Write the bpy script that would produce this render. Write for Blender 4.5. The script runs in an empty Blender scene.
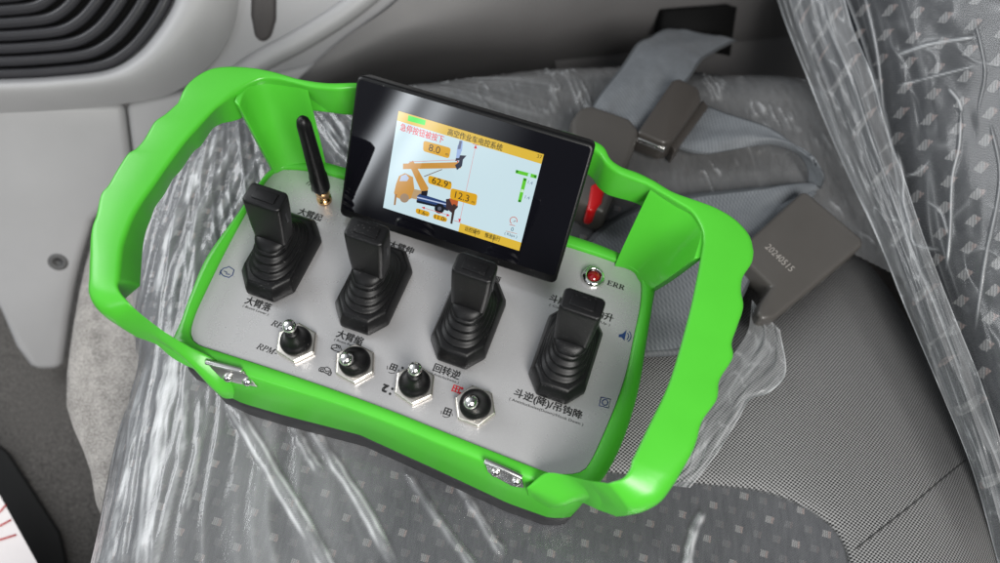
import bpy, math, random
import numpy as np
from mathutils import Vector, Matrix
rng = np.random.RandomState(7); random.seed(7)
SC = bpy.context.scene; COL = SC.collection
S = 0.0013                      # one model millimetre in metres
# ------------------------------------------------------------------ camera
R = np.array([[0.9427091009681658, 0.32790783597453427, 0.061449182730859045],
              [0.31767741921336, -0.8260609940223642, -0.4655150819003859],
              [-0.1018852701509483, 0.45836632212814427, -0.8829041320919202]])
T = np.array([-34.25058484769378, 10.963558347944396, 331.8034819984752])
F = 760.0
CAM = -R.T @ T
cd = bpy.data.cameras.new('camera'); cam = bpy.data.objects.new('camera', cd); COL.objects.link(cam)
M3 = np.array([R[0], -R[1], -R[2]]).T
mw = Matrix.Identity(4)
for i in range(3):
    for j in range(3): mw[i][j] = M3[i, j]
    mw[i][3] = CAM[i]*S
cam.matrix_world = mw
cd.sensor_fit = 'HORIZONTAL'; cd.sensor_width = 36; cd.lens = 36*F/1000; cd.clip_start = 0.01; cd.clip_end = 20
cd.dof.use_dof = True; cd.dof.focus_distance = 0.42; cd.dof.aperture_fstop = 5.0
SC.camera = cam
# ------------------------------------------------------------------ world and light
W = bpy.data.worlds.new('World'); SC.world = W; W.use_nodes = True
def wm(op, a, b=None, c=None):
    n = W.node_tree.nodes.new('ShaderNodeMath'); n.operation = op
    for i, x in enumerate((a, b, c)):
        if x is None: continue
        if isinstance(x, (int, float)): n.inputs[i].default_value = x
        else: W.node_tree.links.new(x, n.inputs[i])
    return n.outputs[0]
def sstep(x, a, b):
    n = W.node_tree.nodes.new('ShaderNodeMapRange'); n.interpolation_type = 'SMOOTHSTEP'; W.node_tree.links.new(x, n.inputs[0])
    n.inputs[1].default_value = a; n.inputs[2].default_value = b; return n.outputs[0]
# the dim cab all round: a bright windscreen side, a paler roof, and bright bands added to reflect in the screen
_tc = W.node_tree.nodes.new('ShaderNodeTexCoord'); _sp = W.node_tree.nodes.new('ShaderNodeSeparateXYZ'); W.node_tree.links.new(_tc.outputs['Generated'], _sp.inputs[0])
dx, dy, dz = _sp.outputs
az = wm('MULTIPLY', wm('ARCTAN2', dx, wm('MULTIPLY', dy, -1.)), 57.2958); el = wm('MULTIPLY', wm('ARCSINE', dz), 57.2958)
wind = sstep(wm('ADD', wm('ADD', wm('MULTIPLY', dx, -.80), wm('MULTIPLY', dy, -.15)), wm('MULTIPLY', dz, .55)), .35, .98)
roof = wm('MULTIPLY', sstep(dz, .35, .95), sstep(dx, .75, -.35))
band = wm('DIVIDE', wm('ADD', az, wm('MULTIPLY_ADD', el, -.20, 22.6)), .70)
band = wm('EXPONENT', wm('MULTIPLY', wm('MULTIPLY', band, band), -1.)); band = wm('MULTIPLY', band, wm('MULTIPLY', sstep(el, 2, 8), sstep(el, 40, 24)))
band2 = wm('DIVIDE', wm('ADD', az, wm('MULTIPLY_ADD', el, -.20, 20.3)), 1.0)
band2 = wm('MULTIPLY', wm('EXPONENT', wm('MULTIPLY', wm('MULTIPLY', band2, band2), -1.)), wm('MULTIPLY', sstep(el, 7, 12), sstep(el, 40, 24)))
soft = wm('MULTIPLY', wm('MULTIPLY', sstep(el, 11, 17), sstep(el, 45, 25)), wm('MULTIPLY', sstep(az, -9, -16), sstep(az, -21.5, -18.5)))
lvl = wm('ADD', wm('ADD', wm('MULTIPLY_ADD', wind, .46, .055), wm('MULTIPLY', roof, .14)), wm('ADD', wm('MULTIPLY', band, 11.0), wm('ADD', wm('MULTIPLY', soft, 2.2), wm('MULTIPLY', band2, 5.5))))
W.node_tree.nodes['Background'].inputs[0].default_value = (0.90, 0.95, 1.0, 1)
W.node_tree.links.new(lvl, W.node_tree.nodes['Background'].inputs[1])
def area(name, loc, target, sx, sy, power, color=(1, 1, 1)):
    l = bpy.data.lights.new(name, 'AREA'); l.shape = 'RECTANGLE'; l.size = sx; l.size_y = sy; l.energy = power; l.color = color
    o = bpy.data.objects.new(name, l); COL.objects.link(o); o.location = loc
    o.rotation_euler = (Vector(target)-Vector(loc)).to_track_quat('-Z', 'Y').to_euler(); return o
area('windscreen_light', (-1.15, 0.10, 0.75), (0, 0, 0), 0.9, 0.8, 11, (0.96, 0.98, 1.0))
area('open_door_light', (0.60, -0.74, 0.90), (0.05, 0, 0), 0.6, 0.7, 22, (1.0, 0.98, 0.95))
SC.view_settings.view_transform = 'Standard'; SC.view_settings.look = 'None'; SC.view_settings.exposure = 0.12; SC.view_settings.gamma = 1
SC.render.engine = 'CYCLES'; SC.cycles.use_denoising = True
SC.cycles.max_bounces = 10; SC.cycles.transparent_max_bounces = 16; SC.cycles.caustics_reflective = False; SC.cycles.caustics_refractive = False
# ------------------------------------------------------------------ helpers: pixels to real places
def ray(u, v): return R.T @ np.array([(u-500)/F, (v-281.5)/F, 1.0])
def at(u, v, z=0.0):
    d = ray(u, v); return CAM+(z-CAM[2])/d[2]*d
def onpl(u, v, p0, n, h=0.0):
    d = ray(u, v); n = np.array(n, float); o = np.array(p0, float)+n*h
    return CAM+(n@(o-CAM))/(n@d)*d
def unit(v): v = np.array(v, float); return v/np.linalg.norm(v)
def resample(pts, n, closed=False, smooth=True):
    P = np.array(pts, float)
    if closed: P = np.vstack([P, P[:1]])
    if smooth and len(P) > 2:
        out = []
        m = len(P)
        for i in range(m-1):
            p0 = P[i-1] if i > 0 else (P[-2] if closed else 2*P[0]-P[1])
            p3 = P[i+2] if i+2 < m else (P[1] if closed else 2*P[-1]-P[-2])
            p1, p2 = P[i], P[i+1]
            for t in np.linspace(0, 1, 12, endpoint=False):
                out.append(.5*(2*p1+(p2-p0)*t+(2*p0-5*p1+4*p2-p3)*t*t+(3*p1-p0-3*p2+p3)*t**3))
        out.append(P[-1]); P = np.array(out)
    s = np.r_[0, np.cumsum(np.linalg.norm(np.diff(P, axis=0), axis=1))]
    t = np.linspace(0, s[-1], n+1)[:-1] if closed else np.linspace(0, s[-1], n)
    return np.c_[[np.interp(t, s, P[:, k]) for k in range(P.shape[1])]].T
# ------------------------------------------------------------------ helpers: objects
LOC = {}
def world_loc(p):
    return LOC.get(p.name, np.zeros(3)) if p else np.zeros(3)
def obj(name, verts, faces, m, parent=None, smooth=True, bevel=0, sub=0, solid=0, solid_off=-1, auto=None):
    me = bpy.data.meshes.new(name)
    o = bpy.data.objects.new(name, me); COL.objects.link(o)
    base = world_loc(parent)
    V = (np.array(verts, float)-base)*S
    me.from_pydata(V.tolist(), [], [list(map(int, f)) for f in faces]); me.update()
    if m: me.materials.append(m)
    if smooth: me.polygons.foreach_set('use_smooth', [True]*len(me.polygons))
    if parent: o.parent = parent; LOC[o.name] = base
    if solid:
        md = o.modifiers.new('solid', 'SOLIDIFY'); md.thickness = solid*S; md.offset = solid_off
    if bevel:
        md = o.modifiers.new('bevel', 'BEVEL'); md.width = bevel*S; md.segments = 3; md.limit_method = 'ANGLE'; md.angle_limit = math.radians(35)
        md.harden_normals = False
    if sub:
        md = o.modifiers.new('sub', 'SUBSURF'); md.levels = sub; md.render_levels = sub
    if auto:
        md = o.modifiers.new('wn', 'WEIGHTED_NORMAL'); md.keep_sharp = True
        me.shade_smooth() if False else None
    return o
def thing(name, label, cat, loc, group=None):
    o = bpy.data.objects.new(name, None); COL.objects.link(o); o.empty_display_size = .01
    o.location = [c*S for c in loc]; LOC[o.name] = np.array(loc, float)
    o['label'] = label; o['category'] = cat
    if group: o['group'] = group
    return o
def tag(o, label, cat, group=None):
    o['label'] = label; o['category'] = cat
    if group: o['group'] = group
    return o
def struct(o): o['kind'] = 'structure'; return o
def grid_faces(nr, nc, closed=False):
    f = []
    for i in range(nr-1):
        for j in range(nc if closed else nc-1):
            k = (j+1) % nc; f.append((i*nc+j, i*nc+k, (i+1)*nc+k, (i+1)*nc+j))
    return f
def loft(name, rows, m, parent=None, closed=False, cap0=False, cap1=False, **kw):
    rows = [np.array(r, float) for r in rows]; nc = len(rows[0]); V = np.vstack(rows)
    f = grid_faces(len(rows), nc, closed)
    if cap0: f.append(list(range(nc))[::-1])
    if cap1: f.append([(len(rows)-1)*nc+j for j in range(nc)])
    return obj(name, V, f, m, parent, **kw)
class MB:
    def __init__(s): s.v = []; s.f = []
    def add(s, v, f):
        b = len(s.v); s.v += [tuple(x) for x in v]; s.f += [[i+b for i in q] for q in f]; return s
    def rows(s, rows, closed=True, cap0=True, cap1=True):
        nc = len(rows[0]); f = grid_faces(len(rows), nc, closed)
        if cap0: f.append(list(range(nc))[::-1])
        if cap1: f.append([(len(rows)-1)*nc+j for j in range(nc)])
        return s.add(np.vstack(rows), f)
    def lathe(s, prof, c=(0, 0, 0), axis=(0, 0, 1), n=28, cap=True):
        a = unit(axis); t = unit(np.cross(a, (0, 1, 0.3))); b = np.cross(a, t); c = np.array(c, float)
        rows = [[c+a*z+r*(math.cos(q)*t+math.sin(q)*b) for q in np.linspace(0, 2*math.pi, n, endpoint=False)] for r, z in prof]
        return s.rows(rows, True, cap, cap)
    def tube(s, path, r, n=12):
        P = np.array(path, float); rows = []; prev = None
        for i in range(len(P)):
            d = unit(P[min(i+1, len(P)-1)]-P[max(i-1, 0)])
            a = np.cross(d, (0, 0, 1)) if prev is None else prev-d*(prev@d)
            if np.linalg.norm(a) < 1e-6: a = np.cross(d, (0, 1, 0))
            a = unit(a); prev = a; b = np.cross(d, a); rr = r[i] if hasattr(r, '__len__') else r
            rows.append([P[i]+rr*(math.cos(q)*a+math.sin(q)*b) for q in np.linspace(0, 2*math.pi, n, endpoint=False)])
        return s.rows(rows)
    def box(s, c, sz, M=None):
        c = np.array(c, float); v = []
        for x in (-.5, .5):
            for y in (-.5, .5):
                for z in (-.5, .5):
                    q = np.array([x*sz[0], y*sz[1], z*sz[2]]); v.append(c+(M @ q if M is not None else q))
        return s.add(v, [(0, 1, 3, 2), (4, 6, 7, 5), (0, 4, 5, 1), (2, 3, 7, 6), (0, 2, 6, 4), (1, 5, 7, 3)])
    def build(s, name, m, parent=None, **kw): return obj(name, s.v, s.f, m, parent, **kw)
def prism(name, outline, top, bot, m, parent=None, **kw):
    """outline: pixel corners on the top height; sides drop straight to bot"""
    t = np.array([at(u, v, top) for u, v in outline]); b = t.copy(); b[:, 2] = bot
    mb = MB(); mb.rows([b, t]); return mb.build(name, m, parent, **kw)
# ------------------------------------------------------------------ materials
def new_mat(name):
    m = bpy.data.materials.new(name); m.use_nodes = True; nt = m.node_tree; return m, nt, nt.nodes['Principled BSDF']
def N(nt, t, **kw):
    n = nt.nodes.new(t)
    for k, v in kw.items(): setattr(n, k, v)
    return n
def mth(nt, op, a, b=None, c=None):
    n = N(nt, 'ShaderNodeMath', operation=op)
    for i, x in enumerate((a, b, c)):
        if x is None: continue
        if isinstance(x, (int, float)): n.inputs[i].default_value = x
        else: nt.links.new(x, n.inputs[i])
    return n.outputs[0]
def objco(nt, scale=(1, 1, 1), rot=(0, 0, 0)):
    t = N(nt, 'ShaderNodeTexCoord'); mp = N(nt, 'ShaderNodeMapping'); nt.links.new(t.outputs['Object'], mp.inputs[0])
    mp.inputs['Scale'].default_value = scale; mp.inputs['Rotation'].default_value = rot; return mp.outputs[0]
def noise(nt, co, scale, detail=4, rough=.55):
    n = N(nt, 'ShaderNodeTexNoise'); n.inputs['Scale'].default_value = scale; n.inputs['Detail'].default_value = detail; n.inputs['Roughness'].default_value = rough
    nt.links.new(co, n.inputs['Vector']); return n.outputs['Fac']
def ramp(nt, fac, *stops):
    n = N(nt, 'ShaderNodeValToRGB'); nt.links.new(fac, n.inputs[0]); e = n.color_ramp.elements
    while len(e) < len(stops): e.new(.5)
    for i, (p, c) in enumerate(stops): e[i].position = p; e[i].color = (c, c, c, 1) if isinstance(c, (int, float)) else tuple(c)+(1,)
    return n.outputs[0]
def mixc(nt, fac, a, b):
    n = N(nt, 'ShaderNodeMix', data_type='RGBA')
    for k, x in ((0, fac), (6, a), (7, b)):
        if isinstance(x, tuple): n.inputs[k].default_value = x+(1,) if len(x) == 3 else x
        elif isinstance(x, (int, float)): n.inputs[k].default_value = x
        else: nt.links.new(x, n.inputs[k])
    return n.outputs[2]
def bump(nt, h, strength, dist, bs):
    b = N(nt, 'ShaderNodeBump'); b.inputs['Strength'].default_value = strength; b.inputs['Distance'].default_value = dist
    nt.links.new(h, b.inputs['Height']); nt.links.new(b.outputs[0], bs.inputs['Normal']); return b
def plain(name, col, rough=.5, metal=0., spec=.5, nscale=900, nbump=.15, var=.12, coat=0.):
    m, nt, b = new_mat(name); co = objco(nt)
    n1 = noise(nt, co, nscale, 3); n2 = noise(nt, co, 28, 5)
    k = tuple(max(0, c*(1-var)) for c in col); l = tuple(min(1, c*(1+var)) for c in col)
    nt.links.new(mixc(nt, n2, k, l), b.inputs['Base Color'])
    nt.links.new(mth(nt, 'MULTIPLY_ADD', n2, .12, rough-.06), b.inputs['Roughness'])
    b.inputs['Metallic'].default_value = metal; b.inputs['Specular IOR Level'].default_value = spec; b.inputs['Coat Weight'].default_value = coat
    if nbump: bump(nt, n1, nbump, .0002, b)
    return m
GREEN = plain('green_plastic', (.070, .46, .030), .31, nscale=420, nbump=.16, var=.08)
BLACK = plain('black_rubber', (.0045, .0045, .005), .40, spec=.26, nscale=1200, nbump=.12)
BLACKP = plain('black_plastic', (.005, .005, .0055), .38, spec=.32, nscale=1500, nbump=.15)
BASE = plain('base_black', (.02, .02, .022), .45)
CHROME = plain('chrome', (.82, .81, .79), .16, 1.0, nbump=0)
NUT = plain('nickel', (.76, .72, .66), .32, 1.0, nbump=.05)
GOLD = plain('gold', (.85, .52, .25), .22, 1.0, nbump=0)
STEEL = plain('steel', (.72, .72, .70), .28, 1.0, nbump=.05)
GLASS = plain('screen_glass', (.004, .004, .006), .02, spec=.55, nbump=0, var=0)
RED = plain('red_plastic', (.50, .006, .008), .3)
BROWN = plain('buckle_plastic', (.070, .065, .060), .36, nscale=700, nbump=.2)
BROWN2 = plain('buckle_plastic_dark', (.046, .041, .037), .32, nscale=700, nbump=.2)
TRIM = plain('trim_grey', (.37, .37, .375), .5, nscale=650, nbump=.5, var=.06)
TRIMD = plain('trim_dark_grey', (.105, .102, .102), .5, nscale=650, nbump=.5, var=.08)
SLATM = plain('grille_black', (.03, .03, .034), .32, nscale=900, nbump=.1)
VOID = plain('void_black', (.004, .004, .004), .8, spec=.1, nbump=0)
INK = plain('ink_black', (.010, .010, .010), .5, nbump=0)
INKB = plain('ink_blue', (.010, .035, .14), .5, nbump=0)
INKR = plain('ink_red', (.55, .012, .02), .5, nbump=0)
INKG = plain('ink_pale', (.30, .28, .26), .5, nbump=0)
PAPER = plain('paper', (.70, .66, .66), .5, nbump=.05)
for m_ in (BLACK, BLACKP):      # a little dust on the black parts
    nt = m_.node_tree; b = nt.nodes['Principled BSDF']; co = objco(nt); old = b.inputs['Base Color'].links[0].from_socket
    d_ = mth(nt, 'MULTIPLY', ramp(nt, noise(nt, co, 1100, 2), (.66, 0.), (.74, 1.)), ramp(nt, noise(nt, co, 60, 3), (.42, 0.), (.70, .8)))
    nt.links.new(mixc(nt, d_, old, (.16, .155, .15)), b.inputs['Base Color'])
m, nt, b = new_mat('panel_silver'); PANEL = m; co = objco(nt)
fleck = noise(nt, co, 2600, 2); big = noise(nt, co, 9, 4); scr = noise(nt, objco(nt, (4, 40, 1)), 30, 3)
dst = mth(nt, 'MULTIPLY', ramp(nt, noise(nt, co, 800, 2), (.74, 0.), (.79, 1.)), ramp(nt, noise(nt, co, 40, 3), (.45, 0.), (.7, .7)))
smg = ramp(nt, noise(nt, co, 22, 5, .65), (.40, 0.), (.66, 1.))
nt.links.new(mixc(nt, dst, mixc(nt, fleck, (.47, .465, .47), (.59, .583, .588)), (.75, .75, .74)), b.inputs['Base Color']); b.inputs['Metallic'].default_value = .50
nt.links.new(mth(nt, 'ADD', mth(nt, 'MULTIPLY_ADD', big, .10, .18), mth(nt, 'MULTIPLY', smg, .10)), b.inputs['Roughness']); bump(nt, fleck, .05, .0002, b)
m, nt, b = new_mat('red_lens'); LENS = m
b.inputs['Base Color'].default_value = (.22, .003, .006, 1); b.inputs['Roughness'].default_value = .06; b.inputs['Coat Weight'].default_value = .6
EM = {}
def emit(rgb, k=.86):
    key = (rgb, k)
    if key in EM: return EM[key]
    lin = [((c/255+.055)/1.055)**2.4 if c > 10 else c/255/12.92 for c in rgb]
    m, nt, b = new_mat('lcd_colour'); b.inputs['Base Color'].default_value = (.004, .004, .004, 1)
    b.inputs['Roughness'].default_value = .03; b.inputs['Emission Color'].default_value = tuple(lin)+(1,); b.inputs['Emission Strength'].default_value = k
    EM[key] = m; return m
def lattice(nt, a, bb):
    """object coordinates (mm) reduced to one cell of the lattice a, bb -> local x, y in mm and the cell index parity"""
    t = N(nt, 'ShaderNodeTexCoord'); sp = N(nt, 'ShaderNodeSeparateXYZ'); nt.links.new(t.outputs['Object'], sp.inputs[0])
    x = mth(nt, 'MULTIPLY', sp.outputs[0], 1/S); y = mth(nt, 'MULTIPLY', sp.outputs[1], 1/S)
    det = a[0]*bb[1]-a[1]*bb[0]
    fu = mth(nt, 'ADD', mth(nt, 'MULTIPLY', x, bb[1]/det), mth(nt, 'MULTIPLY', y, -bb[0]/det))
    fv = mth(nt, 'ADD', mth(nt, 'MULTIPLY', x, -a[1]/det), mth(nt, 'MULTIPLY', y, a[0]/det))
    iu = mth(nt, 'FLOOR', fu); iv = mth(nt, 'FLOOR', fv)
    du = mth(nt, 'SUBTRACT', mth(nt, 'SUBTRACT', fu, iu), .5); dv = mth(nt, 'SUBTRACT', mth(nt, 'SUBTRACT', fv, iv), .5)
    lx = mth(nt, 'ADD', mth(nt, 'MULTIPLY', du, a[0]), mth(nt, 'MULTIPLY', dv, bb[0]))
    ly = mth(nt, 'ADD', mth(nt, 'MULTIPLY', du, a[1]), mth(nt, 'MULTIPLY', dv, bb[1]))
    return x, y, lx, ly, iu, iv
def rot2(nt, x, y, ang):
    c, s = math.cos(ang), math.sin(ang)
    return (mth(nt, 'ADD', mth(nt, 'MULTIPLY', x, c), mth(nt, 'MULTIPLY', y, s)), mth(nt, 'ADD', mth(nt, 'MULTIPLY', x, -s), mth(nt, 'MULTIPLY', y, c)))
def fabric(name, base, spot, a, bb, half, ang, diamond=False, third=True):
    m, nt, b = new_mat(name)
    x, y, lx, ly, iu, iv = lattice(nt, a, bb)
    co = objco(nt)
    wob = noise(nt, co, 420, 2)
    px, py = rot2(nt, lx, ly, ang)
    px = mth(nt, 'ADD', px, mth(nt, 'MULTIPLY_ADD', wob, 1.6, -.8)); 
    ax = mth(nt, 'ABSOLUTE', px); ay = mth(nt, 'ABSOLUTE', py)
    if diamond: msk = mth(nt, 'LESS_THAN', mth(nt, 'ADD', mth(nt, 'DIVIDE', ax, half[0]), mth(nt, 'DIVIDE', ay, half[1])), 1.)
    else: msk = mth(nt, 'MULTIPLY', mth(nt, 'LESS_THAN', ax, half[0]), mth(nt, 'LESS_THAN', ay, half[1]))
    # threads inside a motif
    wx, wy = rot2(nt, x, y, ang)
    thr = mth(nt, 'MULTIPLY_ADD', mth(nt, 'SINE', mth(nt, 'MULTIPLY', wx, 7.5)), .3, .7)
    if third:
        hsh = mth(nt, 'FRACT', mth(nt, 'MULTIPLY', mth(nt, 'SINE', mth(nt, 'ADD', mth(nt, 'MULTIPLY', iu, 2.094), mth(nt, 'MULTIPLY', iv, 4.19))), 1.0))
        msk = mth(nt, 'MULTIPLY', msk, mth(nt, 'MULTIPLY_ADD', mth(nt, 'LESS_THAN', hsh, .8), .75, .25))
    msk = mth(nt, 'MULTIPLY', msk, thr)
    weave = mth(nt, 'MULTIPLY', mth(nt, 'SINE', mth(nt, 'MULTIPLY', wx, 5.2)), mth(nt, 'SINE', mth(nt, 'MULTIPLY', wy, 5.2)))
    grain = noise(nt, co, 1500, 3); patch = noise(nt, co, 30, 4)
    g = mth(nt, 'ADD', mth(nt, 'MULTIPLY', weave, .22), mth(nt, 'ADD', grain, mth(nt, 'MULTIPLY', patch, .5)))
    bc = mixc(nt, mth(nt, 'MULTIPLY', g, .7), tuple(c*.45 for c in base), tuple(c*1.7 for c in base))
    warm = mth(nt, 'GREATER_THAN', px, half[0]*.35)
    sc = mixc(nt, warm, spot, (spot[0]*1.05, spot[1]*.80, spot[2]*.74))
    nt.links.new(mixc(nt, msk, bc, sc), b.inputs['Base Color']); b.inputs['Roughness'].default_value = .85; b.inputs['Specular IOR Level'].default_value = .2
    b.inputs['Sheen Weight'].default_value = .15
    bump(nt, mth(nt, 'ADD', mth(nt, 'MULTIPLY', weave, .6), grain), .5, .0004, b)
    return m
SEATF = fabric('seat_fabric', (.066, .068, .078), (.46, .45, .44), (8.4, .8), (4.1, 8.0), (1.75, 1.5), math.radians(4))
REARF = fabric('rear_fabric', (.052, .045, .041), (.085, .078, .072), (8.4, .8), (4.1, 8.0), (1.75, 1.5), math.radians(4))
m, nt, b = new_mat('mesh_fabric'); MESHF = m
t = N(nt, 'ShaderNodeTexCoord'); sp = N(nt, 'ShaderNodeSeparateXYZ'); nt.links.new(t.outputs['Object'], sp.inputs[0])
x = mth(nt, 'MULTIPLY', sp.outputs[0], 1/S); y = mth(nt, 'MULTIPLY', sp.outputs[1], 1/S)
wx, wy = rot2(nt, x, y, math.radians(24)); k = 2*math.pi/1.95
wy2 = mth(nt, 'MULTIPLY', wy, 1.25)
wv = mth(nt, 'ADD', mth(nt, 'SINE', mth(nt, 'MULTIPLY', mth(nt, 'ADD', wx, wy2), k)), mth(nt, 'SINE', mth(nt, 'MULTIPLY', mth(nt, 'SUBTRACT', wx, wy2), k)))
wv = mth(nt, 'MULTIPLY_ADD', wv, .25, .5)
gr = noise(nt, objco(nt), 900, 3)
nt.links.new(mixc(nt, mth(nt, 'MULTIPLY', ramp(nt, wv, (.38, 0.), (.62, 1.)), mth(nt, 'MULTIPLY_ADD', gr, .8, .6)), (.007, .007, .0075), (.262, .262, .262)), b.inputs['Base Color']); b.inputs['Roughness'].default_value = .7
bump(nt, wv, .6, .0005, b)
BACKF = fabric('backrest_fabric', (.024, .026, .031), (.38, .37, .36), (8.5, 3.0), (-2.2, 11.5), (2.4, 3.0), math.radians(15), True, False)
m, nt, b = new_mat('webbing'); WEB = m; 
tu = N(nt, 'ShaderNodeUVMap') ; sp = N(nt, 'ShaderNodeSeparateXYZ'); nt.links.new(tu.outputs[0], sp.inputs[0])
rib = mth(nt, 'SINE', mth(nt, 'MULTIPLY', sp.outputs[0], 190.)); rib2 = mth(nt, 'SINE', mth(nt, 'MULTIPLY', sp.outputs[1], 75.))
wv = mth(nt, 'MULTIPLY_ADD', mth(nt, 'MULTIPLY', rib, rib2), .5, .5); gr = noise(nt, objco(nt), 160, 4)
edge = mth(nt, 'GREATER_THAN', mth(nt, 'ABSOLUTE', mth(nt, 'SUBTRACT', sp.outputs[1], .5)), .46)
c1 = mixc(nt, mth(nt, 'ADD', mth(nt, 'MULTIPLY', wv, .65), mth(nt, 'MULTIPLY', gr, .35)), (.055, .062, .070), (.165, .178, .192))
nt.links.new(mixc(nt, edge, c1, (.05, .056, .062)), b.inputs['Base Color']); b.inputs['Roughness'].default_value = .6; b.inputs['Sheen Weight'].default_value = .05
bump(nt, wv, .35, .0004, b)
m, nt, b = new_mat('carpet'); CARPET = m; co = objco(nt); a1 = noise(nt, co, 700, 4, .7); a2 = noise(nt, co, 60, 4)
nt.links.new(mixc(nt, ramp(nt, a1, (.35, 0.), (.68, 1.)), (.030, .028, .027), (.17, .16, .15)), b.inputs['Base Color']); b.inputs['Roughness'].default_value = .95; bump(nt, a1, .9, .002, b)
def film(name, haze, rough, scale, stretch, rotz, tint=(1, 1, 1), bstr=.6, crinkle=.4, spec=1.3):
    m = bpy.data.materials.new(name); m.use_nodes = True; nt = m.node_tree; nt.nodes.clear()
    out = N(nt, 'ShaderNodeOutputMaterial'); tr = N(nt, 'ShaderNodeBsdfTransparent'); gl = N(nt, 'ShaderNodeBsdfGlossy'); df = N(nt, 'ShaderNodeBsdfDiffuse')
    tl = N(nt, 'ShaderNodeBsdfTranslucent'); ad = N(nt, 'ShaderNodeMixShader'); m1 = N(nt, 'ShaderNodeMixShader'); m2 = N(nt, 'ShaderNodeMixShader'); m3 = N(nt, 'ShaderNodeMixShader')
    tr.inputs[0].default_value = (.93, .94, .95, 1); gl.inputs[0].default_value = tuple(tint)+(1,); gl.inputs['Roughness'].default_value = rough; df.inputs[0].default_value = (.88, .90, .92, 1)
    co = objco(nt, (1, 1, 1), (0, 0, rotz)); mp = N(nt, 'ShaderNodeMapping'); nt.links.new(co, mp.inputs[0]); mp.inputs['Scale'].default_value = (stretch[0], stretch[1], 1)
    n1 = noise(nt, mp.outputs[0], scale, 5, .6); n2 = noise(nt, objco(nt), scale*2.2, 4, .6)
    h = mth(nt, 'ADD', n1, mth(nt, 'MULTIPLY', n2, crinkle))
    bp = N(nt, 'ShaderNodeBump'); bp.inputs['Strength'].default_value = bstr; bp.inputs['Distance'].default_value = .0012; nt.links.new(h, bp.inputs['Height'])
    for s_ in (gl, df): nt.links.new(bp.outputs[0], s_.inputs['Normal'])
    fr = N(nt, 'ShaderNodeFresnel'); fr.inputs[0].default_value = 1.5; nt.links.new(bp.outputs[0], fr.inputs['Normal'])
    at_ = N(nt, 'ShaderNodeAttribute'); at_.attribute_name = 'crease_glare'
    # window glare painted white along the creases, plus a slight haze of the film itself
    mk = mth(nt, 'MINIMUM', mth(nt, 'MULTIPLY_ADD', at_.outputs['Fac'], .70, mth(nt, 'MULTIPLY', haze, mth(nt, 'MULTIPLY_ADD', n1, 1.6, .2))), .92)
    nt.links.new(df.outputs[0], ad.inputs[1]); nt.links.new(tl.outputs[0], ad.inputs[2]); ad.inputs[0].default_value = .25; tl.inputs[0].default_value = (.8, .82, .84, 1)
    nt.links.new(mk, m1.inputs[0]); nt.links.new(tr.outputs[0], m1.inputs[1]); nt.links.new(ad.outputs[0], m1.inputs[2])
    nt.links.new(mth(nt, 'MINIMUM', mth(nt, 'MULTIPLY', fr.outputs[0], spec), 1.), m2.inputs[0]); nt.links.new(m1.outputs[0], m2.inputs[1]); nt.links.new(gl.outputs[0], m2.inputs[2])
    nt.links.new(m2.outputs[0], out.inputs[0]); return m
# ------------------------------------------------------------------ numpy noise
def smooth_path(P_, it=6):
    P_ = np.array(P_, float)
    for _ in range(it): P_[1:-1] = P_[1:-1]*.5+(P_[:-2]+P_[2:])*.25
    return P_
TAB = {}
def vnoise(x, y, seed):
    if seed not in TAB: TAB[seed] = np.random.RandomState(seed).rand(256, 256)
    r = TAB[seed]
    xi = np.floor(x).astype(int); yi = np.floor(y).astype(int); fx = x-xi; fy = y-yi
    fx = fx*fx*(3-2*fx); fy = fy*fy*(3-2*fy)
    g = lambda a, b: r[a % 256, b % 256]
    return (g(xi, yi)*(1-fx)+g(xi+1, yi)*fx)*(1-fy)+(g(xi, yi+1)*(1-fx)+g(xi+1, yi+1)*fx)*fy
def fnoise(x, y, seed, o=3): return sum(vnoise(x*2**i, y*2**i, seed+i)/2**i for i in range(o))/sum(.5**i for i in range(o))
def segdist(px, py, pts):
    """distance to a polyline and position along it (0..1)"""
    best = np.full(px.shape, 1e9); tt = np.zeros(px.shape); L = np.linalg.norm(np.diff(pts, axis=0), axis=1); tot = L.sum(); acc = 0
    for i in range(len(pts)-1):
        a, b = pts[i], pts[i+1]; d = b-a
        t = np.clip(((px-a[0])*d[0]+(py-a[1])*d[1])/max(d@d, 1e-9), 0, 1)
        q = np.hypot(px-a[0]-t*d[0], py-a[1]-t*d[1]); k = q < best; best = np.where(k, q, best); tt = np.where(k, (acc+t*L[i])/tot, tt); acc += L[i]
    return best, tt
def inpoly(px, py, poly):
    c = np.zeros(px.shape, bool); n = len(poly)
    for i in range(n):
        x1, y1 = poly[i]; x2, y2 = poly[(i+1) % n]
        if y1 == y2: continue
        k = ((y1 > py) != (y2 > py)) & (px < (x2-x1)*(py-y1)/(y2-y1)+x1); c ^= k
    return c
#STRUCT
# ================================================================== the cab around the seat (setting)
WN = unit((.45, -.70, .55)); WP = np.array([-50., 220., -60.])
def wl(u, v, h=0.): return onpl(u, v, WP, WN, h)
def wrow(pts, n=60): 
    q = resample([(p[0], p[1], p[2] if len(p) > 2 else 0) for p in pts], n); return [wl(u, v, h) for u, v, h in q]
fl = []
for u, v in [(-900, -100), (1300, -100), (1500, 1300), (-1500, 1500)]:
    fl.append(at(u, v, -235) if v > 0 else at(u, 150, -235))
X, Y = np.meshgrid(np.linspace(-900, 900, 60), np.linspace(-700, 700, 50))
struct(obj('floor', np.c_[X.ravel(), Y.ravel(), -235+6*fnoise(X.ravel()/90, Y.ravel()/90, 3)], grid_faces(50, 60), CARPET))
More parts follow.
